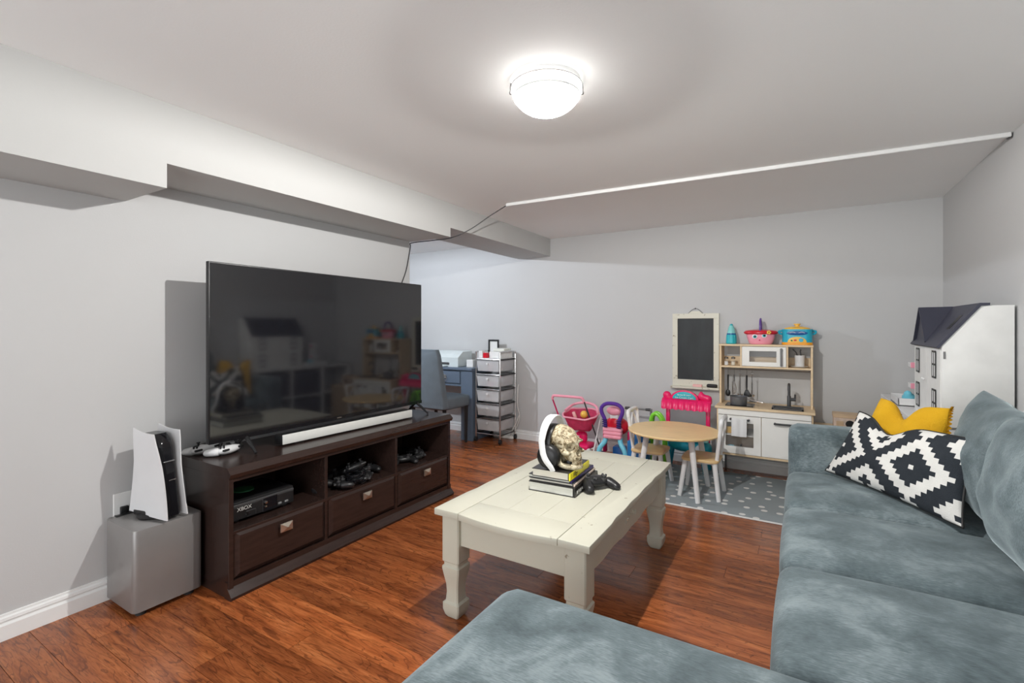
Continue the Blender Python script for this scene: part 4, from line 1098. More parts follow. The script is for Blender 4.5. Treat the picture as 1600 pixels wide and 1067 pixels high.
# oven contents
bm = B(); lathe(bm, [(0.0, 0.0), (0.018, 0.0), (0.024, 0.01), (0.026, 0.045), (0.023, 0.045), (0.02, 0.012), (0.0, 0.006)], n=20, cap=False)
single('toy_cup', bm, 'sky_blue', 'pale blue toy cup inside the toy oven', 'cup', (-0.470, KF + 0.08, 0.236 - 0.026))
t = thing('toy_knife', 'small wooden toy knife block inside the toy oven', 'toy', (-0.400, KF + 0.08, 0.210))
bm = B(); box(bm, (0, 0, 0.012), (0.09, 0.03, 0.024), 0.003, 1); obj('block', bm, 'birch', t); bm = B(); tube(bm, [(0, 0, 0.02), (0.004, 0, 0.06)], 0.006, 8); obj('handle', bm, 'black_plastic', t)
single('toy_food_box', bb(B(), -0.03, 0.03, -0.02, 0.02, 0, 0.05, 0.003, 1), 'amber', 'yellow toy box on the toy oven rack', 'toy', (-0.48, KF + 0.09, 0.3525))

# toys on top of the kitchen
t = thing('stacked_cup_toy', 'teal stacking toy with ice cream shape at left on kitchen top', 'toy', (-0.486, 4.285, 1.0495))
bm = B(); lathe(bm, [(0.0, 0), (0.036, 0), (0.040, 0.006), (0.036, 0.075), (0.0, 0.075)], n=28, cap=False)
for k in range(10):
    a = 2 * PI * k / 10; tube(bm, [(0.037 * math.cos(a), 0.037 * math.sin(a), 0.006), (0.0345 * math.cos(a), 0.0345 * math.sin(a), 0.070)], 0.004, 6)
obj('base_cup', bm, 'teal', t)
bm = B(); lathe(bm, [(0.034, 0.075), (0.035, 0.082), (0.033, 0.086)], n=28); obj('collar', bm, 'deep_blue', t)
bm = B(); lathe(bm, [(0.032, 0.086), (0.030, 0.100), (0.027, 0.112), (0.024, 0.118), (0.022, 0.132), (0.016, 0.144), (0.012, 0.150)], n=28); obj('upper_cone', bm, 'light_teal', t)
bm = B(); lathe(bm, [(0.013, 0.150), (0.012, 0.158), (0.006, 0.163), (0, 0.164)], n=18); obj('tip', bm, 'teal', t)
t = thing('toy_basket', 'pink toy basket with eyes and purple handle on kitchen top', 'toy', (-0.272, 4.285, 1.0495))
def ovl(prof, sy): 
    b = B(); lathe(b, prof, n=40, cap=False); b.transform(Matrix.Diagonal((1, sy, 1, 1))); return b
obj('body', ovl([(0.0, 0), (0.072, 0), (0.084, 0.010), (0.098, 0.050), (0.104, 0.082), (0.0, 0.084)], 0.66), 'light_pink', t)
obj('lid', ovl([(0.0, 0.080), (0.112, 0.080), (0.121, 0.088), (0.120, 0.098), (0.108, 0.108), (0.05, 0.116), (0.0, 0.118)], 0.66), 'red', t)
bm = B(); pts = smooth_path([(0.0, -0.060, 0.105), (0, -0.056, 0.150), (0, -0.040, 0.185), (0, 0.0, 0.198), (0, 0.040, 0.185), (0, 0.056, 0.150), (0, 0.060, 0.105)], 5)
tube(bm, pts, 0.0125, 10, flat=(0.6, 1.0)); obj('handle', bm, 'purple', t)
def face_disc(x, z, r, m, parent, yoff, sx=1.0):
    bm = B(); lathe(bm, [(0.0, 0.0), (r, 0.0), (r, 0.004), (0.0, 0.0055)], n=20, axis='Z', cap=False)
    bm.transform(Matrix.Diagonal((sx, 1, 1, 1))); bm.transform(Matrix.Rotation(PI / 2, 4, 'X')); bm.transform(Matrix.Translation((x, yoff, z))); return obj('eye' if m != 'crimson' else 'mouth', bm, m, parent)
for s in (-1, 1):
    yy = -0.0625
    e = face_disc(s * 0.033 - 0.004, 0.066 + 0.004 * s, 0.017, 'white_plastic', t, yy, 1.1); face_disc(s * 0.033 - 0.004, 0.066 + 0.004 * s, 0.0125, 'teal', e, yy - 0.003); face_disc(s * 0.033 - 0.003, 0.067 + 0.004 * s, 0.0075, 'black_gloss', e, yy - 0.006)
face_disc(-0.004, 0.034, 0.005, 'crimson', t, -0.0600)
bm = B()
for k in range(5):
    a = 2 * PI * k / 5; lathe(bm, [(0.0, 0), (0.009, 0), (0.007, 0.005), (0, 0.006)], (0.062 + 0.010 * math.cos(a), -0.071, 0.0), 10, 'Z', False)
bm.free()
bm = B()
for k in range(5):
    a = 2 * PI * k / 5; box(bm, (0.062 + 0.010 * math.cos(a), -0.0745, 0.095 + 0.010 * math.sin(a)), (0.013, 0.008, 0.013), 0.004, 2)
obj('flower', bm, 'amber', t)
t = thing('toy_slow_cooker', 'turquoise and orange toy cooking pot at right on kitchen top', 'toy', (-0.022, 4.285, 1.0495))
def rect(prof_h, w, d, r, bev):
    b = B(); box(b, (0, 0, (prof_h[0] + prof_h[1]) / 2), (w, d, prof_h[1] - prof_h[0]), 0)
    es = [e for e in b.edges if abs(e.verts[0].co.z - e.verts[1].co.z) > 1e-4]
    bmesh.ops.bevel(b, geom=es, offset=r, segments=6, affect='EDGES', profile=0.5)
    return b
obj('body', rect((0.018, 0.112), 0.200, 0.125, 0.045, 0), 'turquoise', t)
obj('base', rect((0.0, 0.020), 0.206, 0.130, 0.046, 0), 'orange', t)
obj('rim', rect((0.110, 0.120), 0.208, 0.132, 0.047, 0), 'turquoise', t)
obj('lid', ovl([(0.0, 0.118), (0.092, 0.119), (0.080, 0.130), (0.04, 0.139), (0.016, 0.141), (0.014, 0.150), (0.024, 0.154), (0.022, 0.162), (0.0, 0.164)], 0.62), 'amber', t)
for s in (-1, 1):
    bm = B(); tube(bm, smooth_path([(s * 0.096, 0, 0.105), (s * 0.120, 0, 0.105), (s * 0.118, 0, 0.088), (s * 0.097, 0, 0.080)], 4), 0.008, 8); obj('side_handle', bm, 'turquoise', t)
bm = B(); poly = [(0.062 * math.cos(a), 0.018 + 0.044 * math.sin(a) ** 0.8 if a not in (0,) else 0.018) for a in [PI * i / 20 for i in range(21)]]
prism(bm, poly, lambda a, b2, q: (a, -0.067 + q, b2), 0.006, 0.001); pnl = obj('control_panel', bm, 'amber', t)
bm = B(); box(bm, (-0.012, -0.068, 0.036), (0.018, 0.004, 0.012), 0.002, 1); obj('key', bm, 'red', pnl)
bm = B(); box(bm, (-0.036, -0.068, 0.034), (0.012, 0.004, 0.012), 0.002, 1); obj('key', bm, 'dark_green', pnl)
bm = B(); lathe(bm, [(0.015, -0.071), (0.015, -0.060)], (0.026, 0, 0.038), 18, 'Y'); obj('dial', bm, 'turquoise', pnl)
bm = B(); poly = [(0.070 * math.cos(a), 0.090 + 0.016 * math.sin(a)) for a in [2 * PI * i / 24 for i in range(24)]]
prism(bm, poly, lambda a, b2, q: (a, -0.065 + q, b2), 0.004, 0.001); obj('face_panel', bm, 'deep_blue', t)
for s in (-1, 1):
    bm = B(); pts = smooth_path([(s * 0.03 - 0.02, -0.0665, 0.092), (s * 0.03, -0.0665, 0.098), (s * 0.03 + 0.02, -0.0665, 0.092)], 4); tube(bm, pts, 0.0016, 6); obj('eyelid', bm, 'white_plastic', t)

# ------------------------------------------------------------------ chalkboard
t = thing('chalkboard', 'black chalkboard in a distressed white frame hanging on the wall', 'chalkboard', (-0.783, YB - 0.012, 0.64))
cx0, cx1, cz0, cz1 = -0.192, 0.192, 0.03, 0.665
fw = 0.044
for nm, a in (('frame_rail', (cx0, cx1, cz1 - fw, cz1)), ('frame_rail', (cx0, cx1, cz0, cz0 + fw + 0.014))):
    bm = B(); bb(bm, a[0], a[1], -0.010, 0.012, a[2], a[3], 0.002, 1); obj(nm, bm, 'distressed_white', t)
for a in ((cx0, cx0 + fw), (cx1 - fw, cx1)):
    bm = B(); bb(bm, a[0], a[1], -0.010, 0.012, cz0 + fw + 0.014, cz1 - fw, 0.002, 1); obj('frame_stile', bm, 'distressed_white', t)
bm = B(); bb(bm, cx0 + fw, cx1 - fw, 0.0, 0.010, cz0 + fw + 0.014, cz1 - fw); obj('slate', bm, 'slate', t)
bm = B(); bb(bm, cx0 - 0.012, cx1 + 0.005, -0.040, 0.012, 0.010, 0.030, 0.002, 1); obj('ledge', bm, 'distressed_white', t)
bm = B(); pts = smooth_path([(-0.060, 0.0, cz1), (-0.03, 0.004, cz1 + 0.030), (0.0, 0.006, cz1 + 0.042), (0.03, 0.004, cz1 + 0.030), (0.060, 0.0, cz1)], 4); tube(bm, pts, 0.0018, 6); obj('hanging_wire', bm, 'black_plastic', t)
bm = B(); prism(bm, [(-0.06, cz1), (0.06, cz1), (0.03, cz1 + 0.020), (-0.03, cz1 + 0.020)], lambda a, b2, q: (a, -0.004 + q, b2), 0.010, 0.001); obj('crest', bm, 'distressed_white', t)
bm = B(); lathe(bm, [(0.0, 0.0), (0.006, 0.001), (0.005, 0.006), (0.0, 0.008)][::-1], (0, 0, cz1 + 0.043), 8, 'Y', False); obj('nail', bm, 'black_plastic', t)
bm = B(); box(bm, (0, 0, 0.011), (0.075, 0.022, 0.022), 0.003, 1); single('chalk_box', bm, 'pale_pink', 'pink chalk box on the chalkboard ledge', 'chalk', (-0.762, YB - 0.037, 0.67))
bm = B(); box(bm, (0, 0, 0.015), (0.085, 0.026, 0.030), 0.011, 3); single('board_eraser', bm, 'black_rubber', 'rounded black eraser at the right end of the chalkboard ledge', 'eraser', (-0.645, YB - 0.036, 0.67))

# ------------------------------------------------------------------ toy ice cream cart
t = thing('ice_cream_cart', 'hot pink and turquoise toy ice cream cart behind the round table', 'toy', (-0.815, 4.16, 0))
yc = 0.0
for x in (-0.155, 0.165):
    bm = B(); box(bm, (x, 0.03, 0.36), (0.032, 0.03, 0.32), 0.006, 2); obj('post', bm, 'hot_pink', t)
bm = B(); n = 64; pr = []
for i in range(n + 1):
    f = i / n; x = -0.195 + 0.39 * f; w = 0.010 * abs(math.sin(f * PI * 8)); hh = 0.007 * abs(math.sin(f * PI * 8))
    pr.append([bm.verts.new(p) for p in ((x, 0.045, 0.585), (x, -0.005 - w * .3, 0.585), (x, -0.040 - w, 0.560), (x, -0.050 - w, 0.505 - hh), (x, -0.044 - w, 0.505 - hh), (x, -0.030 - w, 0.555), (x, 0.045, 0.560))])
for a, b2 in zip(pr[:-1], pr[1:]):
    for k in range(7): bm.faces.new((a[k], a[(k + 1) % 7], b2[(k + 1) % 7], b2[k]))
bm.faces.new(pr[0][::-1]); bm.faces.new(pr[-1]); bmesh.ops.recalc_face_normals(bm, faces=bm.faces[:])
obj('awning', bm, 'hot_pink', t, ang=60)
bm = B(); ar = [(0.115 * math.cos(a) - 0.015, 0.578 + 0.080 * math.sin(a)) for a in [PI * i / 24 for i in range(25)]]
prism(bm, ar, lambda a, b2, q: (a, -0.012 + q, b2), 0.03, 0.003); sg = obj('sign_arch', bm, 'hot_pink', t)
bm = B(); ar = [(0.094 * math.cos(a) - 0.015, 0.586 + 0.060 * math.sin(a)) for a in [PI * i / 24 for i in range(25)]]
prism(bm, ar, lambda a, b2, q: (a, -0.016 + q, b2), 0.006, 0.001); obj('sign_face', bm, 'teal', sg)
TM = lambda x, z: Matrix.Translation((x, -0.0168, z)) @ Euler((PI / 2, 0, 0)).to_matrix().to_4x4()
text('lettering', 'Scoop & Learn', 0.019, 'white_plastic', sg, TM(-0.015, 0.620), 0.95); text('lettering', 'Ice Cream Cart', 0.022, 'white_plastic', sg, TM(-0.015, 0.597), 1.05)
bm = B(); star(bm, lambda p: smin(ell(p, (-0.160, 0.01, 0.608), (0.033, 0.026, 0.033)), ell(p, (-0.14, 0.01, 0.585), (0.03, 0.02, 0.02)), 0.02), (-0.155, 0.01, 0.60), 28, 18, 0.1); obj('scoop_ornament', bm, 'hot_pink', t, ang=70)
bm = B(); star(bm, lambda p: smin(smin(ell(p, (0.118, 0.01, 0.612), (0.030, 0.024, 0.030)), ell(p, (0.166, 0.01, 0.598), (0.032, 0.024, 0.030)), 0.02), ell(p, (0.115, 0.01, 0.642), (0.013, 0.013, 0.013)), 0.01), (0.135, 0.01, 0.602), 32, 20, 0.1); obj('cone_ornament', bm, 'hot_pink', t, ang=70)
bm = B(); star(bm, lambda p: smin(ell(p, (0.0, 0.0, 0.215), (0.17, 0.10, 0.065)), ell(p, (0.115, -0.02, 0.17), (0.085, 0.09, 0.09)), 0.04), (0.03, 0, 0.2), 40, 24, 0.3); obj('tub', bm, 'turquoise', t, ang=70)
bm = B(); box(bm, (0.0, 0, 0.262), (0.36, 0.20, 0.012), 0.005, 2); obj('counter', bm, 'light_teal', t)
bm = B(); lathe(bm, [(0.04, 0.268), (0.05, 0.274), (0.035, 0.284), (0.0, 0.288)], (-0.10, -0.02, 0), 20); lathe(bm, [(0.03, 0.268), (0.035, 0.276), (0.0, 0.282)], (0.0, -0.03, 0), 20); obj('tub_lid', bm, 'amber', t)
for x in (-0.14, 0.15):
    for s in (-1, 1):
        bm = B(); tube(bm, [(x * 0.9, s * 0.05, 0.19), (x * 1.1, s * 0.075, 0.0)], [0.028, 0.022], 12); obj('leg', bm, 'turquoise', t)
bm = B(); lathe(bm, [(0.034, -0.118), (0.034, -0.105), (0.026, -0.121), (0.0, -0.121)][1::-1] + [(0.020, -0.124), (0.0, -0.124)], (0.125, 0, 0.205), 20, 'Y', False); obj('wheel_ornament', bm, 'white_plastic', t)

# ------------------------------------------------------------------ toys left of the table
t = thing('doll_stroller', 'pink toy doll stroller with a fabric basket by the back wall', 'toy stroller', (-1.78, 4.06, 0))
hl = [(-0.185, -0.06, 0.545), (0.10, -0.06, 0.552)]
bm = B(); tube(bm, smooth_path([(-0.20, -0.055, 0.515), (-0.190, -0.062, 0.545), (-0.15, -0.065, 0.552), (0.06, -0.065, 0.552), (0.10, -0.062, 0.545), (0.115, -0.055, 0.515)], 4), 0.0125, 8); obj('handle', bm, 'light_pink', t)
for x0, x1 in ((-0.20, -0.085), (0.115, 0.225)):
    bm = B(); tube(bm, [(x0, -0.055, 0.520), (x1, 0.06, 0.09)], 0.007, 8); obj('frame_tube', bm, 'crimson' if x0 < 0 else 'darkgrey', t)
    bm = B(); tube(bm, [(x0 + 0.085, 0.13, 0.35), (x0 + 0.105, -0.11, 0.06)], 0.006, 8); obj('cross_tube', bm, 'white_plastic', t)
bm = B(); rings = []
for i in range(7):
    f = i / 6; w = 0.095 + 0.065 * f; d2 = 0.06 + 0.055 * f; z = 0.245 + 0.145 * f
    rings.append([bm.verts.new((0.05 + w * math.copysign(abs(math.cos(a)) ** 0.6, math.cos(a)), 0.03 + d2 * math.copysign(abs(math.sin(a)) ** 0.6, math.sin(a)), z + 0.030 * f * math.sin(a) + 0.004 * math.sin(6 * a + i))) for a in [2 * PI * k / 32 for k in range(32)]])
for a, b2 in zip(rings[:-1], rings[1:]):
    for k in range(32): bm.faces.new((a[k], a[(k + 1) % 32], b2[(k + 1) % 32], b2[k]))
bm.faces.new(rings[0][::-1]); top = [v.co.copy() for v in rings[-1]]
bmesh.ops.solidify(bm, geom=bm.faces[:], thickness=0.006); bk = obj('basket', bm, 'pink_fabric', t, ang=70)
bm = B(); tube(bm, top, 0.0085, 8, closed=True); obj('basket_rim', bm, 'light_pink', bk)
bm = B(); tube(bm, smooth_path([(-0.11, 0.03, 0.405), (-0.06, 0.12, 0.455), (0.05, 0.15, 0.475), (0.16, 0.12, 0.455), (0.215, 0.03, 0.405)], 5), 0.012, 8); obj('hood_rim', bm, 'light_pink', t)
bm = B(); star(bm, lambda p: ell(p, (0.08, 0.03, 0.385), (0.035, 0.03, 0.035)), (0.08, 0.03, 0.385), 18, 12, 0.1); obj('doll_cushion', bm, 'amber', bk)
bm = B(); box(bm, (0.0, 0.0, 0.375), (0.03, 0.025, 0.07), 0.01, 2, (0.2, -0.3, 0)); obj('doll_bottle', bm, 'pale_pink', bk)
bm = B(); box(bm, (0.06, 0.02, 0.105), (0.20, 0.18, 0.05), 0.02, 3); box(bm, (0.04, 0.07, 0.17), (0.11, 0.06, 0.10), 0.03, 3); obj('lower_tray', bm, 'hot_pink', t)
bm = B(); box(bm, (0.015, -0.02, 0.155), (0.065, 0.05, 0.075), 0.004, 1); obj('toy_carton', bm, 'white_matte', t)
for x in (-0.06, 0.185):
    for y in (-0.115, 0.115):
        bm = B(); lathe(bm, [(0.0, -0.014), (0.052, -0.014), (0.058, -0.006), (0.058, 0.006), (0.052, 0.014), (0.0, 0.014)], (x, y, 0.058), 24, 'X', False); wh = obj('wheel', bm, 'white_plastic', t)
        bm = B(); lathe(bm, [(0.0, -0.019), (0.032, -0.018), (0.034, 0.018), (0.0, 0.019)], (x, y, 0.058), 18, 'X', False); obj('hub', bm, 'purple', wh)

t = thing('push_walker', 'pink, purple and blue plastic toddler push walker', 'toy walker', (-1.365, 3.95, 0), 0.0)
bm = B(); pts = smooth_path([(-0.058, -0.05, 0.335), (-0.064, -0.055, 0.40), (-0.088, -0.06, 0.455), (-0.090, -0.06, 0.500), (-0.055, -0.06, 0.532), (0.0, -0.06, 0.540), (0.055, -0.06, 0.532), (0.090, -0.06, 0.500), (0.088, -0.06, 0.455), (0.064, -0.055, 0.40), (0.058, -0.05, 0.335)], 4)
tube(bm, pts, 0.0165, 10); obj('handle', bm, 'purple', t)
for s in (-1, 1):
    bm = B()
    for k in range(4): box(bm, (s * 0.061, -0.066, 0.345 + k * 0.018), (0.042, 0.020, 0.010), 0.003, 1)
    obj('handle_grip', bm, 'navy_purple', t)
bm = B(); star(bm, lambda p: ell(p, (0, 0.0, 0.47), (0.068, 0.03, 0.040)), (0, 0, 0.47), 28, 16, 0.1); obj('headrest', bm, 'light_pink', t)
bm = B(); box(bm, (0, 0.01, 0.425), (0.075, 0.035, 0.06), 0.012, 2); obj('label_panel', bm, 'white_plastic', t)
bm = B(); star(bm, lambda p: smin(ell(p, (0.0, 0.06, 0.33), (0.110, 0.075, 0.080)), ell(p, (0, 0.02, 0.37), (0.06, 0.04, 0.05)), 0.02), (0, 0.05, 0.34), 36, 20, 0.2); obj('seat_shell', bm, 'red', t, ang=70)
bm = B()
for k in range(3): box(bm, (0, -0.035, 0.315 - k * 0.030), (0.165 - 0.004 * k, 0.055, 0.034), 0.012, 3)
obj('front_tray', bm, 'light_pink', t)
for s in (-1, 1):
    bm = B(); pts = smooth_path([(s * 0.062, -0.03, 0.250), (s * 0.070, -0.04, 0.205), (s * 0.105, -0.055, 0.155), (s * 0.122, -0.06, 0.09), (s * 0.122, -0.05, 0.04)], 5); tube(bm, pts, 0.0205, 12); obj('leg', bm, 'sky_blue', t)
    bm = B(); box(bm, (s * 0.11, 0.08, 0.19), (0.03, 0.05, 0.20), 0.01, 2); obj('rear_leg', bm, 'crimson', t)
    for y in (-0.05, 0.10):
        bm = B(); lathe(bm, [(0.0, -0.016), (0.036, -0.016), (0.042, -0.008), (0.042, 0.008), (0.036, 0.016), (0.0, 0.016)], (s * 0.145, y, 0.042), 20, 'X', False); obj('wheel', bm, 'navy_purple', t)
bm = B(); box(bm, (0.03, 0.06, 0.10), (0.10, 0.10, 0.12), 0.01, 2); obj('block_tray', bm, 'deep_blue', t)

t = thing('toy_scooter', 'grey T bar handle of a toy scooter behind the left kids chair', 'toy scooter', (-1.13, 4.22, 0))
bm = B(); tube(bm, [(-0.21, 0, 0.458), (0.015, 0, 0.458)], 0.009, 8); obj('handlebar', bm, 'midgrey', t)
for x in (-0.205, -0.02):
    bm = B(); lathe(bm, [(0.012, -0.02), (0.013, 0.02)], (x, 0, 0.458), 12, 'X'); obj('grip', bm, 'darkgrey', t)
bm = B(); tube(bm, [(0.005, 0, 0.46), (0.012, 0.01, 0.06)], 0.010, 8); obj('stem', bm, 'midgrey', t)
bm = B(); box(bm, (-0.07, 0.01, 0.055), (0.24, 0.09, 0.018), 0.006, 2); obj('deck', bm, 'blue', t)
for x in (-0.16, 0.02):
    bm = B(); lathe(bm, [(0.046, -0.012), (0.046, 0.012)], (x, 0.01, 0.046), 18, 'Y'); obj('wheel', bm, 'black_rubber', t)
t = thing('toy_arch', 'lime green curved plastic toy arch beside the ice cream cart', 'toy', (-1.022, 3.995, 0))
for y in (-0.028, 0.030):
    bm = B(); pts = smooth_path([(-0.045, y, 0.0), (-0.040, y, 0.30), (-0.035, y, 0.42), (-0.015, y, 0.468), (0.022, y, 0.465), (0.055, y, 0.41), (0.070, y, 0.30), (0.075, y, 0.0)], 5); tube(bm, pts, 0.0145, 8); obj('arch', bm, 'green', t)
bm = B(); box(bm, (-0.01, 0, 0.462), (0.03, 0.05, 0.02), 0.006, 2); box(bm, (0.060, 0, 0.36), (0.015, 0.05, 0.03), 0.004, 1); obj('bridge', bm, 'green', t)
t = thing('toy_box', 'small bright blue toy box on the floor behind the kids chairs', 'box', (-1.13, 3.875, 0))
bm = B(); box(bm, (0, 0, 0.13), (0.16, 0.12, 0.26), 0.008, 2); obj('body', bm, 'blue', t)
bm = B(); star(bm, lambda p: ell(p, (0, 0, 0.275), (0.075, 0.055, 0.07)), (0, 0, 0.275), 24, 14, 0.2); obj('dome', bm, 'blue', t)
bm = B(); box(bm, (0.02, -0.061, 0.20), (0.05, 0.004, 0.04), 0.002, 1); obj('sticker', bm, 'white_matte', t)

# ------------------------------------------------------------------ dollhouse, shelf, corner
t = thing('cube_shelf', 'white cube shelving unit standing in the corner under the dollhouse', 'shelf', (0.68, 3.71, 0))
QX0, QX1, QY0, QY1, QH = 0.50, 0.832, 3.07, 4.36, 0.70
bm = B(); bb(bm, QX0, QX1, QY0, QY1, QH - 0.02, QH, 0.002, 1); obj('top', bm, 'white_plastic', t, W=True)
bm = B(); bb(bm, QX0, QX1, QY0, QY1, 0.0, 0.02, 0.002, 1); obj('bottom', bm, 'white_plastic', t, W=True)
bm = B(); bb(bm, QX0 + 0.004, QX1, QY0 + 0.02, QY1 - 0.02, 0.345, 0.36); obj('middle', bm, 'white_plastic', t, W=True)
for k in range(4):
    y = QY0 + (QY1 - QY0 - 0.02) * k / 3
    bm = B(); bb(bm, QX0, QX1, y, y + 0.02, 0.02, QH - 0.02, 0.001, 1); obj('upright', bm, 'white_plastic', t, W=True)
for k in range(2):
    for z in (0.02, 0.36):
        y = QY0 + 0.03 + (QY1 - QY0 - 0.02) * k / 3
        tt = thing('storage_bin', '%s dark fabric bin in the %s row of the cube shelf' % (('near', 'middle')[k], 'lower' if z < 0.1 else 'upper'), 'bin', (0.67, y + 0.2, z), 0, 'dark fabric bins in the cube shelf')
        bm = B(); box(bm, (0, 0, 0.14), (0.29, 0.385, 0.28), 0.01, 2); obj('body', bm, 'house_navy', tt); bm = B(); box(bm, (-0.147, 0, 0.19), (0.006, 0.09, 0.022), 0.003, 1); obj('handle', bm, 'darkgrey', tt)

t = thing('dollhouse', 'white dollhouse with dark grey roof behind the sofa arm', 'dollhouse', (0.71, 3.37, QH))
hx0, hx1, hy0, hy1, hz0, hze, hzr, hxr = 0.585, 0.838, 3.055, 3.690, QH, 1.095, 1.283, 0.725
prof = [(hx0, hz0), (hx1, hz0), (hx1, hzr + 0.002), (hxr, hzr + 0.002), (hx0, hze)]
for y0 in (hy0, hy1 - 0.012):
    bm = B(); prism(bm, prof, lambda a, b2, q: (a, y0 + q, b2), 0.012, 0.001); obj('side_wall', bm, 'white_matte', t, W=True)
bm = B(); bb(bm, hx0 - 0.002, hx0 + 0.01, hy0 + 0.012, (hy0 + hy1) / 2 - 0.001, hz0, hze - 0.002, 0.001, 1); fr1 = obj('front_door', bm, 'white_matte', t, W=True)
bm = B(); bb(bm, hx0 - 0.002, hx0 + 0.01, (hy0 + hy1) / 2 + 0.001, hy1 - 0.012, hz0, hze - 0.002, 0.001, 1); fr2 = obj('front_door', bm, 'white_matte', t, W=True)
bm = B(); bb(bm, hx1 - 0.008, hx1, hy0 + 0.012, hy1 - 0.012, hz0, hzr); obj('back_wall', bm, 'white_matte', t, W=True)
bm = B(); bb(bm, hx0 + 0.01, hx1 - 0.008, hy0 + 0.012, hy1 - 0.012, 0.895, 0.905); obj('floor_board', bm, 'white_matte', t, W=True)
sl = Vector((hxr - hx0, hzr - hze)).normalized()
def roofp(k, th): return None
bm = B(); nrm = Vector((-sl.y, sl.x)) * 0.012
a0 = Vector((hx0, hze)) - sl * 0.020; a1 = Vector((hxr, hzr))
rp = [(a0.x, a0.y), (a1.x, a1.y), (hxr + 0.03, hzr + 0.002), (hxr + 0.03, hzr + 0.014), (a1.x + nrm.x * .6, a1.y + 0.014), (a0.x + nrm.x, a0.y + nrm.y)]
prism(bm, rp, lambda a, b2, q: (a, hy0 - 0.006 + q, b2), hy1 - hy0 + 0.012); rf = obj('roof', bm, 'house_navy', t, W=True)
bm = B(); c = Vector((hx0, hze)).lerp(Vector((hxr, hzr)), 0.55); ang = math.atan2(sl.y, sl.x)
box(bm, (c.x - 0.008, hy0 + 0.10, c.y + 0.0085), (0.085, 0.055, 0.006), 0.001, 1, (0, -ang, 0)); obj('skylight', bm, 'black_plastic', rf, W=True)
# front gable dormer
gy0, gy1, gyc = 3.36, 3.66, 3.51
bm = B(); gx0 = hx0 - 0.012
pts_f = [(gx0, gy0, hze + 0.006), (gx0, gyc, hzr + 0.006), (gx0, gy1, hze + 0.006)]
for (p, q) in ((0, 1), (1, 2)):
    A = Vector(pts_f[p]); Bv = Vector(pts_f[q]); top = Vector((hxr + 0.01, gyc, hzr + 0.008))
    base = A if p == 0 else Bv
    low = Vector((hx0 + 0.004, base.y, base.z))
    vs = [bm.verts.new(x) for x in (A, Bv, top, low)] if p == 0 else [bm.verts.new(x) for x in (A, Bv, low, top)]
    bm.faces.new(vs)
bmesh.ops.recalc_face_normals(bm, faces=bm.faces[:]); bmesh.ops.solidify(bm, geom=bm.faces[:], thickness=0.010); obj('dormer_roof', bm, 'house_navy', rf, W=True)
bm = B(); prism(bm, [(gy0 + 0.02, hze + 0.008), (gy1 - 0.02, hze + 0.008), (gyc, hzr - 0.012)], lambda a, b2, q: (gx0 + 0.012 + q, a, b2), 0.006); obj('gable_wall', bm, 'house_navy', rf, W=True)
for fr, yy in ((fr1, 3.185), (fr2, 3.575)):
    for z0 in (0.735, 0.930):
        w, hgt = 0.075, 0.130
        xx = hx0 - 0.0045
        bm = B(); bb(bm, xx - 0.001, xx + 0.002, yy - w / 2, yy + w / 2, z0, z0 + hgt); wn = obj('window', bm, 'white_plastic', fr, W=True)
        bm = B()
        for z in (z0, z0 + hgt / 2, z0 + hgt): bb(bm, xx - 0.003, xx + 0.001, yy - w / 2, yy + w / 2, z - 0.0045, z + 0.0045)
        for y in (yy - w / 2, yy, yy + w / 2): bb(bm, xx - 0.0025, xx + 0.001, y - 0.003, y + 0.003, z0, z0 + hgt)
        obj('window_frame', bm, 'black_plastic', wn, W=True)
for y in (3.355, 3.39):
    bm = B(); lathe(bm, [(0.003, -0.012), (0.006, -0.016), (0.006, -0.020), (0.0, -0.022)][::-1], (hx0 - 0.0, y, 0.905), 10, 'X', False); obj('door_knob', bm, 'white_plastic', fr1 if y < 3.37 else fr2, W=True)
bm = B(); bb(bm, hx0 + 0.006, hx0 + 0.014, hy0 - 0.003, hy0 + 0.001, 1.03, 1.065); obj('hinge', bm, 'midgrey', t, W=True)

# small toys beside the dollhouse on the shelf top
t = thing('toy_tray', 'white toy tray on the shelf beside the dollhouse', 'tray', (0.575, 3.86, QH))
bm = B(); box(bm, (0, 0, 0.006), (0.13, 0.28, 0.012), 0.003, 1); 
for s in (-1, 1): box(bm, (s * 0.061, 0, 0.025), (0.008, 0.28, 0.05), 0.002, 1); box(bm, (0, s * 0.136, 0.025), (0.13, 0.008, 0.05), 0.002, 1)
obj('body', bm, 'white_plastic', t)
t = thing('toy_rack', 'slim toy rack with pink and white drawers beside the dollhouse', 'toy', (0.625, 3.88, QH + 0.0125))
bm = B(); box(bm, (0.018, 0, 0.14), (0.008, 0.10, 0.28), 0.002, 1); obj('back', bm, 'white_plastic', t)
for z, in ((0.105,), (0.235,)):
    bm = B(); box(bm, (-0.012, 0.0, z), (0.05, 0.085, 0.030), 0.003, 1); dd = obj('drawer', bm, 'white_plastic', t); bm = B(); box(bm, (-0.012, -0.046, z), (0.05, 0.008, 0.034), 0.002, 1); obj('drawer_front', bm, 'light_pink', dd)
bm = B(); star(bm, lambda p: smin(ell(p, (0, 0, 0.035), (0.035, 0.045, 0.03)), ell(p, (-0.01, -0.03, 0.062), (0.02, 0.02, 0.02)), 0.01), (0, -.01, 0.04), 24, 14, 0.1)
single('toy_animal', bm, 'sky_blue', 'small blue toy animal on the tray beside the dollhouse', 'toy', (0.575, 3.80, QH + 0.0125))

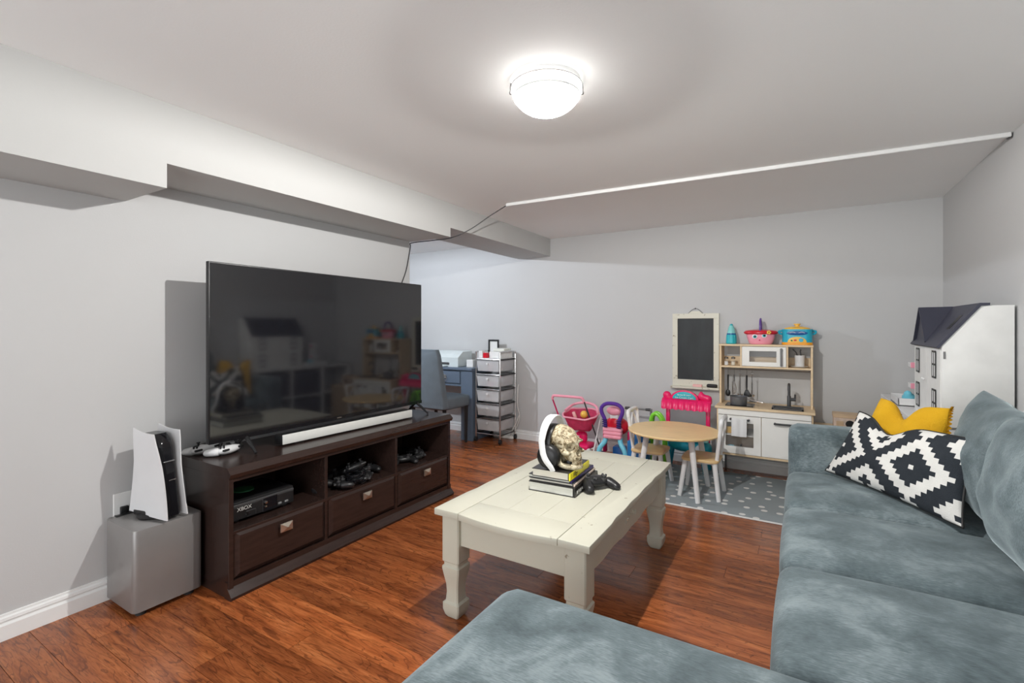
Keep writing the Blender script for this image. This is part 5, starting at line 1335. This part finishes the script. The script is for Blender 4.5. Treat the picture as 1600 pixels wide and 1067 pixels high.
# wooden chest with a small printed box, behind the sofa arm
t = thing('toy_chest', 'low pale wooden chest between toy kitchen and cube shelf', 'chest', (0.29, 4.20, 0))
bm = B(); box(bm, (0, 0, 0.215), (0.385, 0.33, 0.43), 0.004, 1); obj('body', bm, 'crate_wood', t)
bm = B(); box(bm, (0, 0, 0.4405), (0.40, 0.345, 0.021), 0.003, 1); obj('lid', bm, 'birch', t)
t = thing('keepsake_box', 'small tan box printed with an old camera on the wooden chest', 'box', (0.285, 4.17, 0.4515))
bm = B(); box(bm, (0, 0, 0.045), (0.165, 0.11, 0.09), 0.002, 1); obj('body', bm, 'picture_tan', t)
bm = B(); box(bm, (0, 0, 0.102), (0.172, 0.117, 0.028), 0.002, 1); obj('lid', bm, 'crate_wood', t)
bm = B(); lathe(bm, [(0.026, -0.060), (0.026, -0.050)], (0.014, 0, 0.048), 18, 'Y'); obj('camera_print', bm, 'black_plastic', t)
bm = B(); box(bm, (-0.045, -0.056, 0.040), (0.042, 0.004, 0.05), 0.001, 1); obj('bellows_print', bm, 'crate_wood', t)

# ------------------------------------------------------------------ desk corner
t = thing('desk', 'slate blue desk with a drawer in the alcove', 'desk', (-3.55, 4.2, 0))
bm = B(); bb(bm, -4.22, -2.915, 4.015, 4.375, 0.733, 0.758, 0.003, 1); obj('desktop', bm, 'desk_blue', t, W=True)
for x0 in (-3.065, -4.21):
    bm = B(); bb(bm, x0, x0 + 0.145, 4.03, 4.37, 0.0, 0.733, 0.002, 1); obj('leg_panel', bm, 'desk_blue', t, W=True)
bm = B(); bb(bm, -4.07, -3.065, 4.045, 4.06, 0.560, 0.733); obj('apron', bm, 'desk_blue', t, W=True)
for x0, x1 in ((-3.47, -3.085), (-3.90, -3.51)):
    bm = B(); bb(bm, x0, x1, 4.032, 4.046, 0.590, 0.715, 0.003, 1); dd = obj('drawer', bm, 'desk_blue', t, W=True)
    xc = (x0 + x1) / 2
    bm = B(); lathe(bm, [(0.020, -0.012), (0.022, -0.004), (0.022, 0.0)], (xc, 4.032, 0.660), 16, 'Y'); pts = [(xc + 0.024 * math.sin(a), 4.016, 0.638 + 0.024 * math.cos(a)) for a in [2 * PI * i / 20 for i in range(20)]]
    tube(bm, pts, 0.004, 6, closed=True); obj('ring_pull', bm, 'chrome', dd, W=True)
t = thing('desk_chair', 'grey leather dining style chair pulled up to the desk', 'chair', (-3.20, 3.78, 0))
bm = B(); L = []
for f in [i / 10 for i in range(11)]:
    z = 0.40 + 0.57 * f; hw = 0.250 - 0.045 * f + (0.006 if f > .95 else 0); y = 3.60 - 0.07 * f; th = 0.045 - 0.012 * f
    hwb = hw - (0.02 if f > 0.97 else 0)
    L.append([(-3.155 + a * hwb, y + b2 * th, z) for a, b2 in ((-1, -.6), (-.94, -1), (.94, -1), (1, -.6), (1, .6), (.94, 1), (-.94, 1), (-1, .6))])
V = [[bm.verts.new(p) for p in q] for q in L]
bm.faces.new(V[0][::-1]); bm.faces.new(V[-1])
for a, b2 in zip(V[:-1], V[1:]):
    for k in range(8): bm.faces.new((a[k], a[(k + 1) % 8], b2[(k + 1) % 8], b2[k]))
obj('backrest', bm, 'chair_grey', t, W=True, ang=50)
bm = B(); soft(bm, (-3.155, 3.795, 0.435), (0.47, 0.42, 0.12), 0.03, 0.015, 10); obj('seat', bm, 'chair_grey', t, W=True, ang=60)
for sx in (-1, 1):
    for sy in (3.62, 3.97):
        bm = B(); tube(bm, [(-3.155 + sx * 0.20, sy, 0), (-3.155 + sx * 0.20, sy, 0.39)], [0.018, 0.026], 4); obj('leg', bm, 'black_plastic', t, W=True)
t = thing('printer', 'white desktop printer on the blue desk', 'printer', (-3.42, 4.22, 0.758))
bm = B(); prism(bm, [(-0.13, 0.0), (0.13, 0.0), (0.13, 0.165), (-0.04, 0.165), (-0.13, 0.10)], lambda a, b2, q: (-0.29 + q, a, b2), 0.56, 0.012); obj('body', bm, 'printer', t)
bm = B(); box(bm, (-0.03, -0.128, 0.035), (0.36, 0.03, 0.022), 0.004, 1); obj('paper_slot', bm, 'darkgrey', t)
bm = B(); box(bm, (-0.02, -0.15, 0.008), (0.30, 0.08, 0.008), 0.002, 1); obj('tray', bm, 'printer', t)
bm = B(); box(bm, (0, 0, 0.04), (0.085, 0.05, 0.08), 0.003, 1); single('note_block', bm, 'white_matte', 'small white block standing on the desk beside the printer', 'box', (-3.03, 4.16, 0.758))

# rolling drawer cart
t = thing('drawer_cart', 'chrome rolling cart with five translucent drawers by the desk', 'cart', (-2.745, 4.215, 0), 0.0)
x0, x1, y0, y1 = -0.147, 0.150, -0.155, 0.145
zt = 0.865
for x in (x0, x1):
    bm = B(); tube(bm, smooth_path([(x, y0, 0.05), (x, y0, zt), (x, y0 + 0.004, 0.905), (x, y0 + 0.030, 0.932), (x, y1 - 0.030, 0.932), (x, y1 - 0.004, 0.905), (x, y1, zt), (x, y1, 0.05)], 4), 0.0085, 8); obj('side_frame', bm, 'chrome', t)
levels = [0.09, 0.248, 0.40, 0.548, 0.70, 0.856]
for z in levels:
    for yq in (y0, y1): obj('cross_rail', tube(B(), [(x0, yq, z), (x1, yq, z)], 0.006, 8), 'chrome', t)
    for x in (x0, x1): obj('runner', tube(B(), [(x, y0, z - 0.004), (x, y1, z - 0.004)], 0.006, 8), 'black_plastic', t)
cont = ['pale_pink', 'paper', 'white_matte', 'picture_tan', 'light_pink']
for k, z in enumerate(levels[1:]):
    bm = B(); zt2, zb2 = z - 0.010, z - 0.122
    rings = []
    for zz, ins in ((zb2, 0.024), (zt2 - 0.008, 0.012), (zt2 - 0.006, 0.006), (zt2, 0.006)):
        rings.append([bm.verts.new(p) for p in ((x0 + ins, y0 + ins * .6 - 0.012, zz), (x1 - ins, y0 + ins * .6 - 0.012, zz), (x1 - ins, y1 - ins * .6, zz), (x0 + ins, y1 - ins * .6, zz))])
    bm.faces.new(rings[0][::-1])
    for a, b2 in zip(rings[:-1], rings[1:]):
        for i in range(4): bm.faces.new((a[i], a[(i + 1) % 4], b2[(i + 1) % 4], b2[i]))
    bmesh.ops.solidify(bm, geom=bm.faces[:], thickness=0.002)
    dd = obj('drawer', bm, 'bin_plastic', t)
    bm = B(); lathe(bm, [(0.004, 0.0), (0.012, -0.006), (0.012, -0.012), (0.0, -0.014)][::-1], (0.0, y0 - 0.005, z - 0.045), 12, 'Y', False); obj('knob', bm, 'white_plastic', dd)
    rr = random.Random(k)
    for q in range(5):
        sx, sy, sz = rr.uniform(0.04, 0.09), rr.uniform(0.05, 0.09), rr.uniform(0.035, 0.075)
        bm = B(); box(bm, (x0 + 0.055 + (q % 3) * 0.09, y0 + 0.06 + (q // 3) * 0.11, zb2 + 0.003 + sz / 2), (sx, sy, sz), 0.006, 1, (0, 0, rr.uniform(-.3, .3))); obj('content', bm, cont[(k + q) % 5] if q % 2 else 'white_matte', dd)
for x in (x0, x1):
    for y in (y0, y1):
        bm = B(); lathe(bm, [(0.022, -0.011), (0.024, -0.006), (0.024, 0.006), (0.022, 0.011)], (x, y, 0.024), 18, 'X'); box(bm, (x, y, 0.045), (0.026, 0.022, 0.016), 0.003, 1); obj('caster', bm, 'black_plastic', t)
bm = B(); bb(bm, x0 + 0.01, x1 - 0.01, y0 + 0.008, y1 - 0.008, 0.862, 0.868); obj('top_tray', bm, 'white_plastic', t)
CZ = 0.8685
bm = B(); box(bm, (0, 0, 0.032), (0.15, 0.22, 0.064), 0.003, 1); single('white_box', bm, 'white_matte', 'white cardboard box on top of the drawer cart', 'box', (-2.69, 4.225, CZ))
bm = B(); box(bm, (0, 0, 0.026), (0.045, 0.05, 0.052), 0.003, 1); single('red_box', bm, 'red', 'small red box at the front of the cart top', 'box', (-2.795, 4.105, CZ))
bm = B(); box(bm, (0, 0, 0.036), (0.05, 0.05, 0.072), 0.003, 1); single('white_carton', bm, 'white_plastic', 'small white carton left of the red box on cart top', 'box', (-2.852, 4.108, CZ))
bm = B(); box(bm, (0, 0, 0.015), (0.13, 0.16, 0.03), 0.008, 2, (0, 0.03, 0.1)); single('paper_stack', bm, 'white_pages', 'loose white papers lying on the white box on the cart', 'paper', (-2.69, 4.25, CZ + 0.0655))
t = thing('picture_frame', 'small black picture frame standing on the drawer cart', 'picture frame', (-2.830, 4.30, CZ), 0.12)
bm = B(); w, hgt = 0.062, 0.185
box(bm, (0, 0, hgt - 0.009), (2 * w, 0.014, 0.018), 0.001, 1); box(bm, (0, 0, 0.009), (2 * w, 0.014, 0.018), 0.001, 1)
for s in (-1, 1): box(bm, (s * (w - 0.008), 0, hgt / 2), (0.016, 0.014, hgt - 0.03), 0.001, 1)
obj('frame', bm, 'black_plastic', t); bm = B(); box(bm, (0, 0.003, hgt / 2), (2 * w - 0.03, 0.003, hgt - 0.034)); obj('photo', bm, 'white_matte', t)
# power strip and white cord at the foot of the cart
t = thing('power_strip', 'white power strip on the floor behind the drawer cart', 'power strip', (-2.725, 4.345, 0))
bm = B(); box(bm, (0, 0, 0.016), (0.24, 0.05, 0.032), 0.008, 2); obj('body', bm, 'cord_white', t)
bm = B(); tube(bm, smooth_path([(0.10, -0.01, 0.035), (0.160, 0.0, 0.14), (0.195, -0.005, 0.25), (0.172, -0.01, 0.36), (0.170, 0.0, 0.52), (0.168, 0.02, 0.58)], 5), 0.0045, 6); tube(bm, smooth_path([(0.08, -0.01, 0.035), (0.12, -0.03, 0.10), (0.16, -0.025, 0.17), (0.192, -0.01, 0.26)], 5), 0.004, 6); obj('cord', bm, 'cord_white', t)
